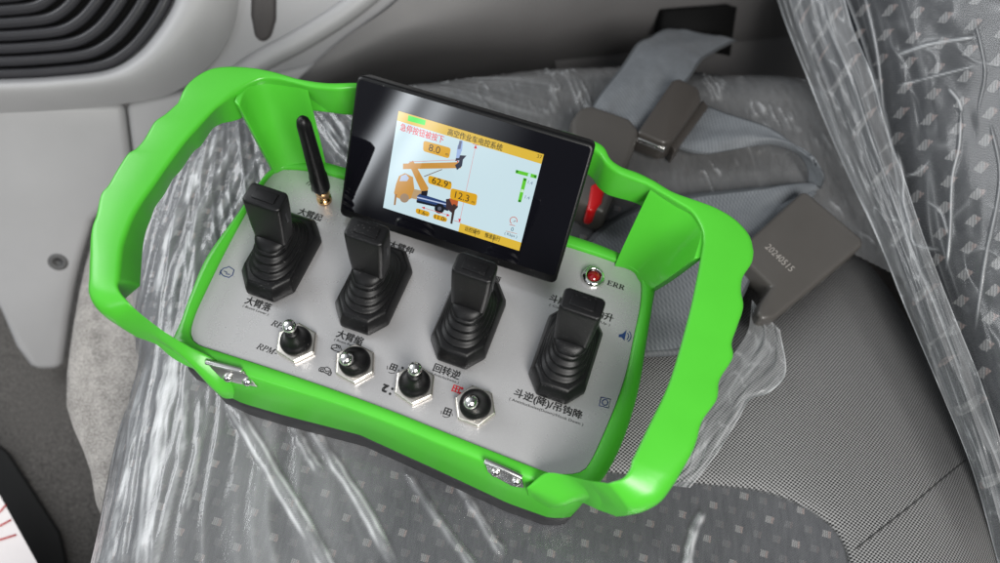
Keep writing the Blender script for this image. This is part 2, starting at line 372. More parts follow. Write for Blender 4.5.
# lower door trim, a moulded slab with rounded lower corner; a seam separates the rear section
def slab(name, out, h1, h0, m, bev=5):
    t_ = [wl(u, v, h1) for u, v in out]; b_ = [wl(u, v, h1)-WN*(h1-h0) for u, v in out]
    mb = MB(); mb.rows([b_, t_]); return mb.build(name, m, None, bevel=bev, sub=0)
struct(slab('door_trim', [(-160, 104), (123, 104), (126, 128), (131, 165), (116, 196), (92, 222), (80, 262), (74, 286), (68, 320), (64.5, 345), (62, 366), (57, 371), (36, 371), (29, 367), (15, 348), (0, 313), (-60, 200), (-160, 120)], 0, -14, TRIM))
struct(slab('rear_door_trim', [(125.6, 104), (330, 60), (330, 140), (240, 180), (150, 200), (134, 170), (128.6, 128)], -1, -14, TRIM, 4))
struct(slab('trim_backing', [(-300, 96), (100, 92), (210, 80), (215, 120), (150, 240), (112, 200), (110, 130), (-300, 135)], -9, -20, TRIMD, 1))
CARPET_LIT, nt, b = new_mat('carpet_lit'); co = objco(nt); a1 = noise(nt, co, 800, 4, .7); a2 = noise(nt, co, 70, 4)  # lit copy of the floor carpet, the light put into a paler colour
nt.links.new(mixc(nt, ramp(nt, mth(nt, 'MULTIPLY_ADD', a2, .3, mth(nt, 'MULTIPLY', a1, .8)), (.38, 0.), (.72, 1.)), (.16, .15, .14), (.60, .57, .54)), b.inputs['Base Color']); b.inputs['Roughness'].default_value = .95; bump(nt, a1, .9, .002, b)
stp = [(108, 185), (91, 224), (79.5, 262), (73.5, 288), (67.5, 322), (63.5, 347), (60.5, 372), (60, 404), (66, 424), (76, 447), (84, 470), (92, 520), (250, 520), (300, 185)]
q0 = [at(u, v, -118) for u, v in stp]; mb = MB(); mb.rows([[p*np.array([1, 1, 0])+np.array([0, 0, -240]) for p in q0], q0]); struct(mb.build('lit_carpet_step', CARPET_LIT, None, bevel=10))  # added step whose edge stands for the boundary of light and shadow
# raised surround of the loudspeaker opening
mid0 = [(-160, 118, 0), (0, 113, 0), (60, 110, 0), (122, 104, 0), (170, 94, 0), (203, 72, 0), (226, 44, 0), (238, 5, 0), (240, -60, 0)]
mid1 = [(-160, 112, 5), (0, 107, 5), (60, 104, 5), (118, 98, 5), (163, 88, 5), (196, 66, 5), (219, 38, 5), (231, 3, 5), (233, -60, 5)]
mid2 = [(-160, 99, 13), (0, 95, 13), (60, 92, 13), (113, 87, 13), (150, 76, 13), (180, 55, 13), (201, 28, 12), (212, -2, 12), (214, -60, 12)]
mid3 = [(-160, 89, 15), (0, 86, 15), (60, 83, 15), (111, 77, 15), (140, 64, 15), (164, 43, 15), (184, 14, 14), (192, -8, 14), (194, -60, 14)]
mid4 = [(-160, 83, 10), (0, 80, 10), (60, 77, 10), (108, 71, 10), (135, 57, 10), (155, 36, 10), (172, 10, 10), (178, -10, 10), (180, -60, 10)]
mid5 = [(p[0]-2, p[1]-3, -14) for p in mid4]
struct(loft('speaker_surround', [wrow(q) for q in (mid0, mid1, mid2, mid3, mid4, mid5)], TRIM, sub=2))
# moulded sweep to the right of the loudspeaker, ending in the dark pillar cover
struct(slab('upper_trim', [(150, 128), (200, 76), (224, 40), (228, -80), (470, -80), (404, -2), (345, 42), (306, 76), (290, 112)], -4, -20, plain('trim_mid_grey', (.33, .33, .34), .5, nbump=.25, var=.05), 3))
struct(slab('trim_slot', [(252, -60), (278, -60), (277, 20), (272, 38), (263, 44), (254, 38), (250, 15)], -2.5, -12, plain('slot_dark', (.05, .045, .045), .6), 3))
rb = MB()
rb.tube([wl(u, v, -4) for u, v in resample([(236, 78), (262, 60), (300, 40), (345, 12), (385, -20), (420, -50)], 24)], 7)
struct(rb.build('trim_rib', TRIM, None))
p0 = [(288, 90, 2), (308, 70, 6), (345, 38, 6), (404, -6, 6), (470, -90, 6)]
p1 = [(300, 96, 2), (345, 62, 9), (400, 32, 10), (480, 2, 10), (600, -90, 10)]
p2 = [(305, 100, 0), (350, 76, 2), (410, 54, 3), (520, 34, 4), (760, -40, 4)]
p3 = [(308, 104, -22), (352, 88, -25), (412, 70, -28), (540, 54, -30), (900, 10, -30)]
p4 = [(310, 130, -60), (356, 110, -60), (420, 96, -60), (560, 88, -60), (950, 80, -60)]
struct(loft('pillar_trim', [wrow(q) for q in (p0, p1, p2, p3, p4)], TRIMD, sub=2))
struct(slab('rear_wall', [(520, -120), (1100, -120), (1100, 330), (800, 260), (560, 90)], -34, -44, TRIMD, 1))
# dark rectangular opening the belt comes out of
mb = MB(); o1 = [wl(u, v, 6) for u, v in [(667, 12), (737, 7), (730, 56), (662, 42)]]; mb.rows([[q-WN*14 for q in o1], o1])
struct(mb.build('belt_opening', VOID, None))
# screw hole in the trim
struct(MB().lathe([(3.2, -.5), (3.2, .8), (4.6, .6), (6.0, .1)], wl(58, 262, 0), WN, cap=True).build('trim_screw_hole', plain('hole_grey', (.10, .10, .10), .6), None))
tg = thing('speaker_grille', 'black ribbed loudspeaker grille in the grey door trim', 'speaker grille', wl(60, 30, -8))
bk = [wl(u, v, -12) for u, v in [(-160, 85), (0, 80), (60, 77), (108, 71), (135, 57), (155, 36), (172, 10), (180, -60), (-160, -60)]]
mb = MB(); mb.rows([[q-WN*4 for q in bk], bk]); mb.build('backing', VOID, tg, smooth=False)
for i, f_ in enumerate((.955, .865, .775, .685, .595, .505, .415)):
    pts = [(-40+(p[0]+40)*f_, -60+(p[1]+60)*f_) for p in mid4]
    MB().tube([wl(u, v, -2) for u, v in resample(pts, 50)], 3.2, 10).build('slat', SLATM, tg)
# ================================================================== seat
ZS = -40.
tseat = thing('vehicle_seat', 'grey patterned vehicle seat carrying the green remote control', 'seat', (0, 0, -200))
EDGE = np.array([at(u, v, ZS)[:2] for u, v in [(44, 640), (66, 563), (83, 490), (99, 420), (118, 352), (116, 300), (120, 240), (138, 170), (170, 115), (210, 85), (262, 78), (300, 76), (345, 72), (400, 62), (480, 53), (560, 46), (640, 42), (720, 50)]] + [(165, 262), (240, 200), (330, 120), (360, 0), (330, -330), (-90, -330)])
gx = np.arange(-185, 370, 2.5); gy = np.arange(-260, 290, 2.5)
X, Y = np.meshgrid(gx, gy)
ed = resample(EDGE, 400, closed=True); sd, _ = segdist(X, Y, np.vstack([ed, ed[:1]])); ins = inpoly(X, Y, ed); sd = np.where(ins, sd, -sd)
def seat_z(X, Y, sd, r=40.):
    q = np.clip(r-sd, 0, None); z = np.where(q < r, -(r-np.sqrt(np.clip(r*r-q*q, 0, None))), -r-(q-r)*5)
    z = z+5*(fnoise(X/70, Y/70, 11)-.5)-1.5*np.exp(-((X/115)**2+((Y+5)/75)**2)**2)
    return ZS+z
Z = np.maximum(seat_z(X, Y, sd), -190)
SEAT = obj('cushion', np.c_[X.ravel(), Y.ravel(), Z.ravel()], [f for f in grid_faces(len(gy), len(gx)) if min(Z.ravel()[k] for k in f) > -189], SEATF, tseat)
bol = np.array([at(u, v, ZS)[:2] for u, v in [(560, 458), (610, 463), (660, 470), (708, 476), (765, 482), (815, 498), (850, 520), (866, 560), (872, 700), (1200, 700), (1200, 150), (900, 200), (720, 262), (560, 330)]])
bd, _ = segdist(X, Y, np.vstack([bol, bol[:1]])); Z = Z-np.where(inpoly(X, Y, bol), np.clip(bd/3, 0, 1)*34, 0); Z = np.maximum(Z, -190)
SEAT.data.vertices.foreach_set('co', ((np.c_[X.ravel(), Y.ravel(), Z.ravel()]-[0, 0, -200])*S).ravel())
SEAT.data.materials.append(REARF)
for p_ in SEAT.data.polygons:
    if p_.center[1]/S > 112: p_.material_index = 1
def cz(x, y):
    i = int(np.clip(round((y-gy[0])/2.5), 0, len(gy)-1)); j = int(np.clip(round((x-gx[0])/2.5), 0, len(gx)-1)); return Z[i, j]
# seam stitched across the cushion
MB().tube([at(u, v, 0)*np.array([1, 1, 0])+np.array([0, 0, ZS+.2]) for u, v in []] or [(73, -84, ZS-2.6), (74, -90, ZS-2.6), (75, -110, ZS-2.4), (76, -140, ZS-2.2)], .7, 8).build('seam', INK, tseat)
# woven mesh side section, a padded sheet over the right of the cushion
fr_ = [(570, 468), (610, 474), (660, 482), (705, 487), (760, 494), (805, 511), (835, 535), (848, 570), (852, 640)]
bkr = [(560, 300), (640, 262), (720, 246), (800, 230), (880, 215), (935, 300), (982, 400), (1030, 500), (1060, 640)]
fa = resample(fr_, 70); ba = resample(bkr, 70)
rows = []
for t_, h in ((0, -3), (.004, .6), (.012, 2.2), (.03, 4), (.08, 5), (.2, 5.4), (.35, 4.6), (.5, 2), (.62, -4), (.72, -13), (.82, -27), (.91, -44), (1, -66)):
    rows.append([at(a[0]*(1-t_)+c[0]*t_, a[1]*(1-t_)+c[1]*t_, ZS+h+2.0*math.sin(i*.09+3*t_)*t_) for i, (a, c) in enumerate(zip(fa, ba))])
obj_b = loft('side_bolster', rows, MESHF, tseat, sub=1)
bpy.context.view_layer.update(); BEV = obj_b.evaluated_get(bpy.context.evaluated_depsgraph_get())
def on_bolster(u, v, h):
    o_ = Vector((CAM-np.array([0, 0, -200.]))*S); ok, p, n, _ = BEV.ray_cast(o_, Vector(unit(ray(u, v))))
    return np.array(p)/S+np.array([0, 0, -200.])+np.array([0, 0, h]) if ok else at(u, v, ZS+h)
sm = smooth_path([on_bolster(u, v, .12) for u, v in resample([(846, 557), (880, 530), (912, 505), (940, 481), (966, 460)], 40)], 4)
MB().tube(sm, .32, 8).build('seam', plain('seam_grey', (.045, .045, .045), .8, nbump=0), tseat)
# rear side section of plain grey cloth behind the remote
# backrest
BN = unit((-.80, -.42, .44)); BP = np.array([267., 8., -60.])
def bp_(u, v, h=0.): return onpl(u, v, BP, BN, h)
bu = np.linspace(0, 1, 60); bv = np.linspace(0, 1, 70)
le = resample([(775, -60), (800, 30), (848, 130), (884, 230), (925, 340), (975, 470), (1010, 640)], 70); re_ = resample([(1400, -300), (1400, 700)], 70)
rows = []
for i in range(70):
    row = []
    for s_ in np.linspace(0, 1, 60)**1.5:
        u = le[i][0]*(1-s_)+re_[i][0]*s_; v = le[i][1]*(1-s_)+re_[i][1]*s_
        row.append(bp_(u, v, 14*min(1, s_*14)**.5-14+5*math.sin(s_*9+i*.05)))
    rows.append(row)
loft('backrest', rows, BACKF, tseat)
# ================================================================== clear plastic covers
FILM = film('clear_film', .07, .14, 60, (5., 1.1), math.radians(-12), (1, 1, 1), .32, .35)
FILMB = film('clear_film_backrest', .05, .22, 40, (2.5, 1.2), math.radians(25), (1, 1, 1), .25, .4, .75)
CRE = [  # crease lines seen on the cushion: pixels, half width, height, painted glare
    ([(227, 396), (262, 452), (300, 515), (335, 575)], 2.2, 3.4, .95), ([(292, 424), (305, 450), (322, 478)], 1.4, 2, .6), ([(310, 424), (335, 465), (365, 512), (392, 560)], 1.6, 2.6, .8),
    ([(173, 345), (168, 400), (157, 472), (142, 580)], 4.6, 3.5, 1., 1), ([(190, 385), (184, 458), (172, 510), (157, 580)], 1.4, 2.0, .8, 1), ([(141, 345), (129, 400), (119, 487), (102, 580)], 2.0, 2.4, .95, 1),
    ([(118, 360), (102, 400), (77, 516), (66, 580)], 2.0, 2.2, .9, 1), ([(128, 350), (114, 420), (96, 510), (84, 580)], 2.6, 1.5, .55, 1), ([(154, 350), (142, 420), (130, 500), (118, 580)], .9, 1.2, .4), ([(203, 400), (199, 450), (186, 520)], 1.0, 1.2, .5),
    ([(243, 132), (215, 190), (185, 260), (165, 330)], 2.0, 3.0, .8, 1), ([(228, 128), (195, 185), (165, 250), (152, 300)], 2.6, 3.4, .85, 1), ([(214, 136), (180, 190), (155, 250)], 1.8, 2.5, .6, 1),
    ([(252, 140), (232, 190), (205, 260)], 2.0, 2.8, .7, 1), ([(262, 155), (245, 200), (222, 245)], 1.5, 2.4, .6), ([(210, 200), (180, 270), (172, 310)], 2.6, 2.2, .55, 1), ([(236, 150), (205, 215), (188, 290), (180, 320)], 1.4, 1.8, .5),
    ([(455, 480), (480, 520), (505, 560)], 1.2, 1.6, .35), ([(405, 470), (440, 520), (480, 575)], 1.0, 1.4, .25), ([(702, 512), (690, 540), (684, 575)], 1.0, 2.2, .7),
    ([(322, 112), (330, 135), (345, 160)], 1.5, 2.2, .6), ([(330, 112), (345, 130), (352, 150)], 1.2, 2, .5), ([(318, 80), (352, 72)], 1.5, 2, .5)]
gx2 = np.arange(-175, 262, .7); gy2 = np.arange(-175, 262, .7)
X, Y = np.meshgrid(gx2, gy2)
sd2, _ = segdist(X, Y, np.vstack([ed, ed[:1]])); sd2 = np.where(inpoly(X, Y, ed), sd2, -sd2)
zf = seat_z(X, Y, sd2+3.5, 43.)+1.8
c0 = at(232, 20, ZS)[:2]; ang = np.arctan2(Y-c0[1], X-c0[0]); rad = np.hypot(X-c0[0], Y-c0[1])
fan = fnoise(ang*16+4*vnoise(rad/60, ang*3, 31), rad/110, 41, 3); leftness = np.clip((20-X)/130, 0, 1)
def ridge(n, k): return np.clip(1-np.abs(n-.5)*k, 0, 1)**2
wob = 1.6*vnoise(rad/60, ang*3, 31)
r1 = ridge(fnoise(ang*15+wob*.5, rad/600, 141, 2), 9); r2 = ridge(fnoise(ang*24+wob, rad/340, 151, 2), 8); r3 = ridge(fnoise(X/16, Y/26, 161, 2), 16)
bro = np.clip((fnoise(ang*13+wob*.4, rad/220, 171, 2)-.40)*5, 0, 1); mod = np.clip(fnoise(rad/35, ang*6, 181, 2)*2.2-.35, 0, 1)
inloop = np.clip((Y+25)/30, 0, 1)*leftness
hz = (r1*1.8+r2*1.0+(fan-.5)*2.0)*leftness+.8*(fnoise(X/30, Y/44, 51)-.5)
crease_glare = leftness**.6*(.12+.20*bro*(.5+.5*mod)+.38*r1*(.25+.75*mod)+.28*r2*(1-mod*.7))+.02; crease_glare = crease_glare*(1-.55*inloop)+.10*inloop  # whiter towards the left: reflected window light painted into the film
crease_glare = np.clip(crease_glare, 0, 1)
rear = np.clip((Y-95)/40, 0, 1)
n_r = fnoise((X*.9+Y*.5)/5., (Y*.9-X*.45)/26, 61, 3); fl = ridge(n_r, 12)*np.clip((fnoise(X/14, Y/14, 191, 2)-.52)*6, 0, 1); hz = hz+rear*(fl*1.2+(n_r-.5)*.8); crease_glare = np.maximum(crease_glare, rear*(fl*.38+.10))
for cr_ in CRE:
    pts, w, h, mk = cr_[:4]; flat = len(cr_) > 4
    P = np.array([at(u, v, ZS)[:2] for u, v in resample(pts, 24)]); P = P+np.c_[np.cumsum(rng.randn(24))*.12, np.cumsum(rng.randn(24))*.12]
    d, t_ = segdist(X, Y, P); ww = w*(.75+.5*vnoise(t_*9, t_*0+w, 71))
    fade = np.clip(np.minimum(t_, 1-t_)*9+.15, 0, 1)
    pr = np.exp(-(d/ww)**2)*fade; edge_ = np.exp(-((d-ww*.9)/.95)**2)*fade*(.35+1.1*vnoise(t_*7+w, t_*0, 72)); hz = hz+pr*h*.5+edge_*.5
    if flat: edge_ = edge_*.4
    if flat: pr = np.exp(-(d/ww)**4)*fade*2.2*np.clip(.55+1.1*(fnoise(d/1.2+w*7, t_*14, 83, 2)-.35), 0, 1)
    crease_glare = np.maximum(crease_glare, np.maximum(pr*.42, edge_)*mk*(.5+.6*fnoise(X/5, Y/12, 81)))
zf = np.maximum(zf+np.maximum(hz, -1.2), -185)
keep = np.ones(X.shape, bool)
# torn edge of the film on the right: everything right of this line is bare mesh cloth
tear = np.array([at(u, v, ZS)[:2] for u, v in [(880, 640), (866, 560), (845, 522), (812, 502), (763, 486), (703, 477), (610, 463), (563, 452), (545, 420), (560, 330), (640, 260), (700, 225), (800, 230), (900, 280), (990, 480), (990, 640)]])
keep &= ~inpoly(X, Y, tear); TEAR = tear
idx = np.arange(X.size).reshape(X.shape); f_ = []
kk = keep[:-1, :-1] & keep[1:, :-1] & keep[:-1, 1:] & keep[1:, 1:] & (sd2[:-1, :-1] > -34)
ii, jj = np.nonzero(kk)
f_ = np.c_[idx[ii, jj], idx[ii, jj+1], idx[ii+1, jj+1], idx[ii+1, jj]]
used = np.unique(f_); rem = -np.ones(X.size, int); rem[used] = np.arange(len(used))
V = np.c_[X.ravel(), Y.ravel(), zf.ravel()][used]
fo = obj('plastic_cover', V, rem[f_], FILM)
atr = fo.data.attributes.new('crease_glare', 'FLOAT', 'POINT'); atr.data.foreach_set('value', crease_glare.ravel()[used].astype(np.float32))
tag(fo, 'creased clear plastic film stretched over the seat cushion', 'plastic cover')
# loose torn scrap of film over the mesh cloth
def sheet(name, rows_px, hfun, m, nu=70, nv=60, crf=None, parent=None, place=None):
    A = np.array([resample(r, nu) for r in rows_px]); tt = np.linspace(0, len(A)-1, nv)
    B = np.array([[np.interp(tt, np.arange(len(A)), A[:, j, k]) for k in range(A.shape[2])] for j in range(nu)])
    U = B[:, 0, :].T; Vv = B[:, 1, :].T; a_, c_ = np.meshgrid(np.linspace(0, 1, nu), np.linspace(0, 1, nv))
    C = np.clip(crf(a_, c_, U, Vv), 0, 1); H = hfun(a_, c_, U, Vv, C)
    V = [place(U[i, j], Vv[i, j], H[i, j]) for i in range(nv) for j in range(nu)]
    o = obj(name, V, grid_faces(nv, nu), m, parent)
    at_ = o.data.attributes.new('crease_glare', 'FLOAT', 'POINT'); at_.data.foreach_set('value', C.ravel().astype(np.float32)); return o
def pxline(U, V, pts, w):
    d, t_ = segdist(U, V, resample(pts, 20)); return np.exp(-(d/w)**2)*np.clip(np.minimum(t_, 1-t_)*8+.2, 0, 1)
scrap = sheet('plastic_scrap', [[(752, 300), (748, 330), (735, 352), (715, 380), (695, 420), (680, 462), (660, 484)], [(762, 312), (768, 345), (752, 372), (728, 410), (708, 440), (694, 470), (672, 486)], [(780, 330), (786, 372), (770, 392), (750, 400), (738, 420), (716, 455), (690, 488)]],
    lambda a, c, u, v, C: ZS+8.5+4*(fnoise(a*7+c*2, c*9, 91)-.4), FILMB, 80, 50,
    lambda a, c, u, v: .16+.42*ridge(fnoise(c*5+a*2, a*2, 92, 2), 7)+.22*ridge(fnoise(c*4, a*9, 93, 2), 14)+.7*np.clip((c-.955)*22, 0, 1)+.4*np.clip((.03-a)*30, 0, 1), place=at)
tag(scrap, 'torn scrap of clear film lying on the woven mesh bolster', 'plastic film')
# film hanging over the backrest, two overlapping folds
BLINES = [([(897, 55), (930, 44), (974, 37)], 2.2, .9), ([(897, 86), (935, 76), (974, 66)], 1.8, .55), ([(948, 88), (958, 100), (962, 112)], 3.0, .6), ([(897, 152), (903, 178), (903, 200), (910, 227), (914, 244), (939, 250)], 2.0, 1.), ([(961, 112), (959, 147), (952, 178), (950, 231), (946, 270)], 1.8, .85),
    ([(868, 44), (859, 75), (857, 102), (864, 130)], 1.6, .6), ([(863, -10), (876, 49), (883, 111), (888, 160)], 2.4, .6), ([(930, 160), (918, 172), (905, 176)], 1.5, .6), ([(990, 120), (1000, 180), (985, 260), (975, 330)], 2.2, .45), ([(925, 200), (940, 212), (948, 236)], 2.4, .5), ([(975, 20), (985, 70), (978, 110)], 1.5, .4)]
def bfold(name, rows_px, h0, amp, seed, label, lines_, veil_, k1, k2):
    def cf(a, c, u, v):
        C = veil_*(.6+.8*fnoise(c*3, a*3, seed+9, 2))+k1*ridge(fnoise(c*6+a*2., a*1.3+c, seed+5, 2), 15)*np.clip(fnoise(c*4, a*5, seed+7, 2)*2.4-.7, 0, 1)+k2*ridge(fnoise(c*5, a*16, seed+6, 2), 12)*np.clip((fnoise(c*4, a*7, seed+8, 2)-.55)*7, 0, 1)
        C = C+.55*np.clip(1-c*28, 0, 1)+.4*np.clip(1-(1-c)*28, 0, 1)*(lines_ is None)
        for pts, w, k in (lines_ or []): C = np.maximum(C, pxline(u, v, pts, w*.55)*k*(.55+.6*fnoise(u/22, v/22, seed+3, 2))+pxline(u, v, pts, w*2.2)*k*.16)
        return C
    def hf(a, c, u, v, C): return h0+amp*(fnoise(c*5+a*1.5, a*7, seed)-.5)+8*np.sin(math.pi*c)+1.6*C
    o = sheet(name, rows_px, hf, FILMB, 380, 240, cf, place=bp_); tag(o, label, 'plastic cover'); return o
bfold('plastic_cover', [[(768, -30), (786, 25), (806, 75), (826, 125), (850, 180), (878, 240), (906, 310), (940, 390), (972, 470), (1000, 570)],
    [(800, -30), (815, 25), (838, 75), (858, 125), (880, 180), (905, 240), (932, 310), (962, 390), (990, 470), (1020, 570)],
    [(838, -30), (852, 25), (872, 75), (886, 125), (905, 180), (925, 240), (952, 310), (984, 390), (1010, 470), (1040, 570)]], 20, 10, 101, 'loose milky film fold hanging along the edge of the backrest', None, .20, .40, .30)
bfold('plastic_cover', [[(834, -30), (856, 25), (872, 75), (886, 125), (896, 180), (906, 240), (936, 310), (966, 390), (1000, 470), (1030, 570)],
    [(900, -30), (915, 25), (930, 75), (940, 125), (950, 180), (962, 240), (985, 310), (1010, 390), (1040, 470), (1060, 570)],
    [(1060, -30), (1060, 25), (1060, 75), (1060, 125), (1060, 180), (1060, 240), (1060, 310), (1070, 390), (1080, 470), (1090, 570)]], 8, 3.5, 121, 'glossy crinkled clear film tight over the diamond patterned backrest', BLINES, .05, .22, .16)
# ================================================================== seat belt webbing and buckles
def webbing(name, rows_px, label, n=26, m=60, waves=0.):
    A = np.array([np.r_[at(r[0][0], r[0][1], r[0][2]), at(r[1][0], r[1][1], r[1][2])] for r in rows_px])
    B = resample(A, m); V = []; uv = []
    tot = np.linalg.norm(np.diff((B[:, :3]+B[:, 3:])/2, axis=0), axis=1).sum()
    for i in range(m):
        for j in range(n):
            t_ = j/(n-1); q = B[i, :3]*(1-t_)+B[i, 3:]*t_
            q = q+np.array([0, 0, 1.6*math.sin(math.pi*t_)+waves*math.sin(t_*9+i*.12)+(fnoise(q[0]/17+t_*2, q[1]/17, 301)-.5)*3.2*waves]); V.append(q); uv.append((i/(m-1)*tot/60, t_))
    o = obj(name, V, grid_faces(m, n), WEB, None, solid=1.3)
    u_ = o.data.uv_layers.new(name='UVMap')
    for l in o.data.loops: u_.data[l.index].uv = uv[l.vertex_index]
    return tag(o, label, 'seat belt')
webbing('belt_webbing', [((664, 30, -66), (736, 42, -66)), ((652, 38, -50), (718, 50, -50)), ((636, 46, -34), (702, 60, -34)), ((620, 68, -26), (686, 84, -27)), ((604, 90, -24), (662, 106, -26)), ((590, 112, -26), (640, 132, -28)), ((580, 135, -30), (622, 150, -32))],
    'grey blue belt webbing coming out of the dark wall opening', waves=1.)
webbing('belt_webbing', [((698, 102, -27), (670, 147, -30)), ((735, 116, -24), (704, 154, -27)), ((768, 127, -22), (735, 149, -27)), ((797, 144, -20), (768, 145, -27)), ((815, 160, -21), (794, 154, -28)), ((823, 176, -24), (806, 168, -31)), ((820, 189, -33), (808, 184, -37))],
    'looped blue grey belt webbing leaving the dark brown buckle', waves=.6)
webbing('belt_webbing', [((822, 183, -36), (812, 196, -37)), ((790, 187, -34), (772, 226, -35)), ((750, 190, -33), (757, 262, -34)), ((700, 194, -32), (742, 300, -33)), ((650, 202, -32), (722, 342, -33)), ((612, 218, -32), (680, 356, -33)), ((585, 245, -33), (630, 360, -34)), ((560, 280, -35), (580, 370, -35))],
    'flat grey belt webbing running underneath the right green handle', waves=1.)
def slabpx(name, out, top, bot, m, parent, bev=2.):
    return prism(name, out, top, bot, m, parent, bevel=bev)
bk1 = thing('seat_belt_buckle', 'brown grey seat belt buckle with a red button behind the screen', 'buckle', at(605, 150, -38))
slabpx('body', [(571, 120), (580, 106), (592, 104), (630, 117), (640, 129), (634, 150), (622, 178), (606, 214), (574, 200)], -17, -37, BROWN, bk1, 3)
slabpx('release_button', [(591, 184), (602, 180), (606, 188), (602, 203), (594, 211), (587, 210)], -16, -30, RED, bk1, 2)
bk2 = thing('seat_belt_buckle', 'dark brown buckle with a bright metal tongue slot', 'buckle', at(668, 110, -32))
slabpx('body', [(637, 132), (672, 80), (679, 77), (699, 87), (702, 100), (672, 141), (664, 143)], -17, -33, BROWN2, bk2, 2)
slabpx('metal_tongue', [(637, 138), (641, 132), (668, 142), (665, 149)], -20.5, -24, CHROME, bk2, .6)
slabpx('lower_shell', [(670, 143), (703, 99), (709, 106), (675, 151)], -24, -36, BROWN2, bk2, 1)
bk3 = thing('belt_anchor_cover', 'wide taupe belt end cover stamped 20240515', 'belt cover', at(808, 255, -36))
slabpx('cover', [(748, 240), (801, 192), (807, 191), (863, 238), (863.5, 245), (775, 317.5), (762, 320), (757, 313), (760, 303), (772, 285.5), (748, 264)], -23.5, -39, BROWN, bk3, 2.6)
# ================================================================== sheet of paper in the corner
pp = tag(MB().rows([[at(u, v, -171) for u, v in [(-60, 430), (0, 496), (42, 572), (40, 640), (-120, 640)]], [at(u, v, -170) for u, v in [(-60, 430), (0, 496), (42, 572), (40, 640), (-120, 640)]]]).build('paper_sheet', PAPER, None, smooth=False), 'white sheet with red lines in the near left corner', 'paper')
for i in range(3):
    q = [(-40, 480+12*i), (3, 499+11*i), (12+3*i, 512+10*i), (-40, 530+12*i)]
    MB().tube([at(u, v, -169.7) for u, v in [(-40, 540+14*i-20), (0, 512+14*i), (6+5*i, 505+15*i)]], .5, 6).build('red_line', RED, pp)
kb = struct(MB().rows([[at(u, v, -231) for u, v in [(-60, 400), (8, 452), (60, 532), (84, 640), (-120, 640)]], [at(u, v, -226) for u, v in [(-60, 400), (8, 452), (60, 532), (84, 640), (-120, 640)]]]).build('dark_patch', plain('patch_black', (.012, .012, .012), .7, spec=.2), None, bevel=2))  # flat dark patch put in over the floor beside the paper
#DEVICE
# ================================================================== the remote control
tr_ = thing('remote_control', 'green crane remote control with four black levers and a lit screen', 'remote control', (0, 0, -38))
# ---- handle frame: one continuous ring, traced section by section
def seg(outer, inner, zo, zi, n, low=None):
    o = resample(outer, n); i_ = resample(inner, n); t_ = np.linspace(0, 1, n)
    f = lambda z: np.interp(t_, np.linspace(0, 1, len(z)), z)
    lw = resample(low, n) if low else [None]*n
    return [(at(a[0], a[1], p), at(c[0], c[1], q), None if l is None else at(l[0], l[1], 23.)) for a, c, p, q, l in zip(o, i_, f(zo), f(zi), lw)]
Ls = [
 seg([(420, 93), (385, 84), (353.6, 81)], [(420, 101), (385, 92), (353.6, 87)], [42], [42], 6),
 seg([(353.6, 81), (325, 81), (297, 77)], [(353.6, 87), (336, 88.4), (314, 87), (297, 83)], [42, 42], [42, 42], 10),
 seg([(297, 77), (273, 70), (245, 65.6), (216, 65.6), (198.6, 72), (184, 84.5), (175.5, 102)], [(297, 83), (277, 78.5), (259, 79), (238, 90), (222, 103)], [42, 42], [42, 42], 24, [(297, 101), (280, 103), (262, 107), (250, 113), (243, 118.5), (234, 121.5), (226, 122)]),
 seg([(175.5, 102), (163, 113), (152, 121), (142, 138), (133, 148), (125, 153), (113, 171.5), (106, 184), (98.4, 193.6), (94, 214), (87.6, 231), (84, 252), (82, 274)], [(222, 103), (213, 111), (184, 143), (156, 182), (136.5, 210.6), (126, 235), (122, 250), (119, 280)], [42, 42], [42, 42], 70,
     [(226, 122), (221, 124), (214, 128), (207, 138), (201.5, 146), (195, 151), (188, 160.5), (182, 170), (174, 178.5), (168, 189), (164, 196), (156, 207), (152, 218), (148, 228), (145, 239), (143, 256), (142, 272), (141, 286)]),
 seg([(82, 274), (82.5, 293), (93.5, 309), (109, 319)], [(119, 280), (119, 286), (123, 294), (133, 305)], [42, 38.5, 34], [42, 42, 40.5], 18),
 seg([(109, 319), (140, 330), (160, 342), (183, 360), (207, 384), (221, 392), (243, 388)], [(133, 305), (144, 315), (164, 330), (186, 343), (206, 353), (226, 363), (242, 372)], [34, 26, 17, 8, 1, -6, -14], [40.5, 32, 22, 12, 5, 2.0, -8], 34)]
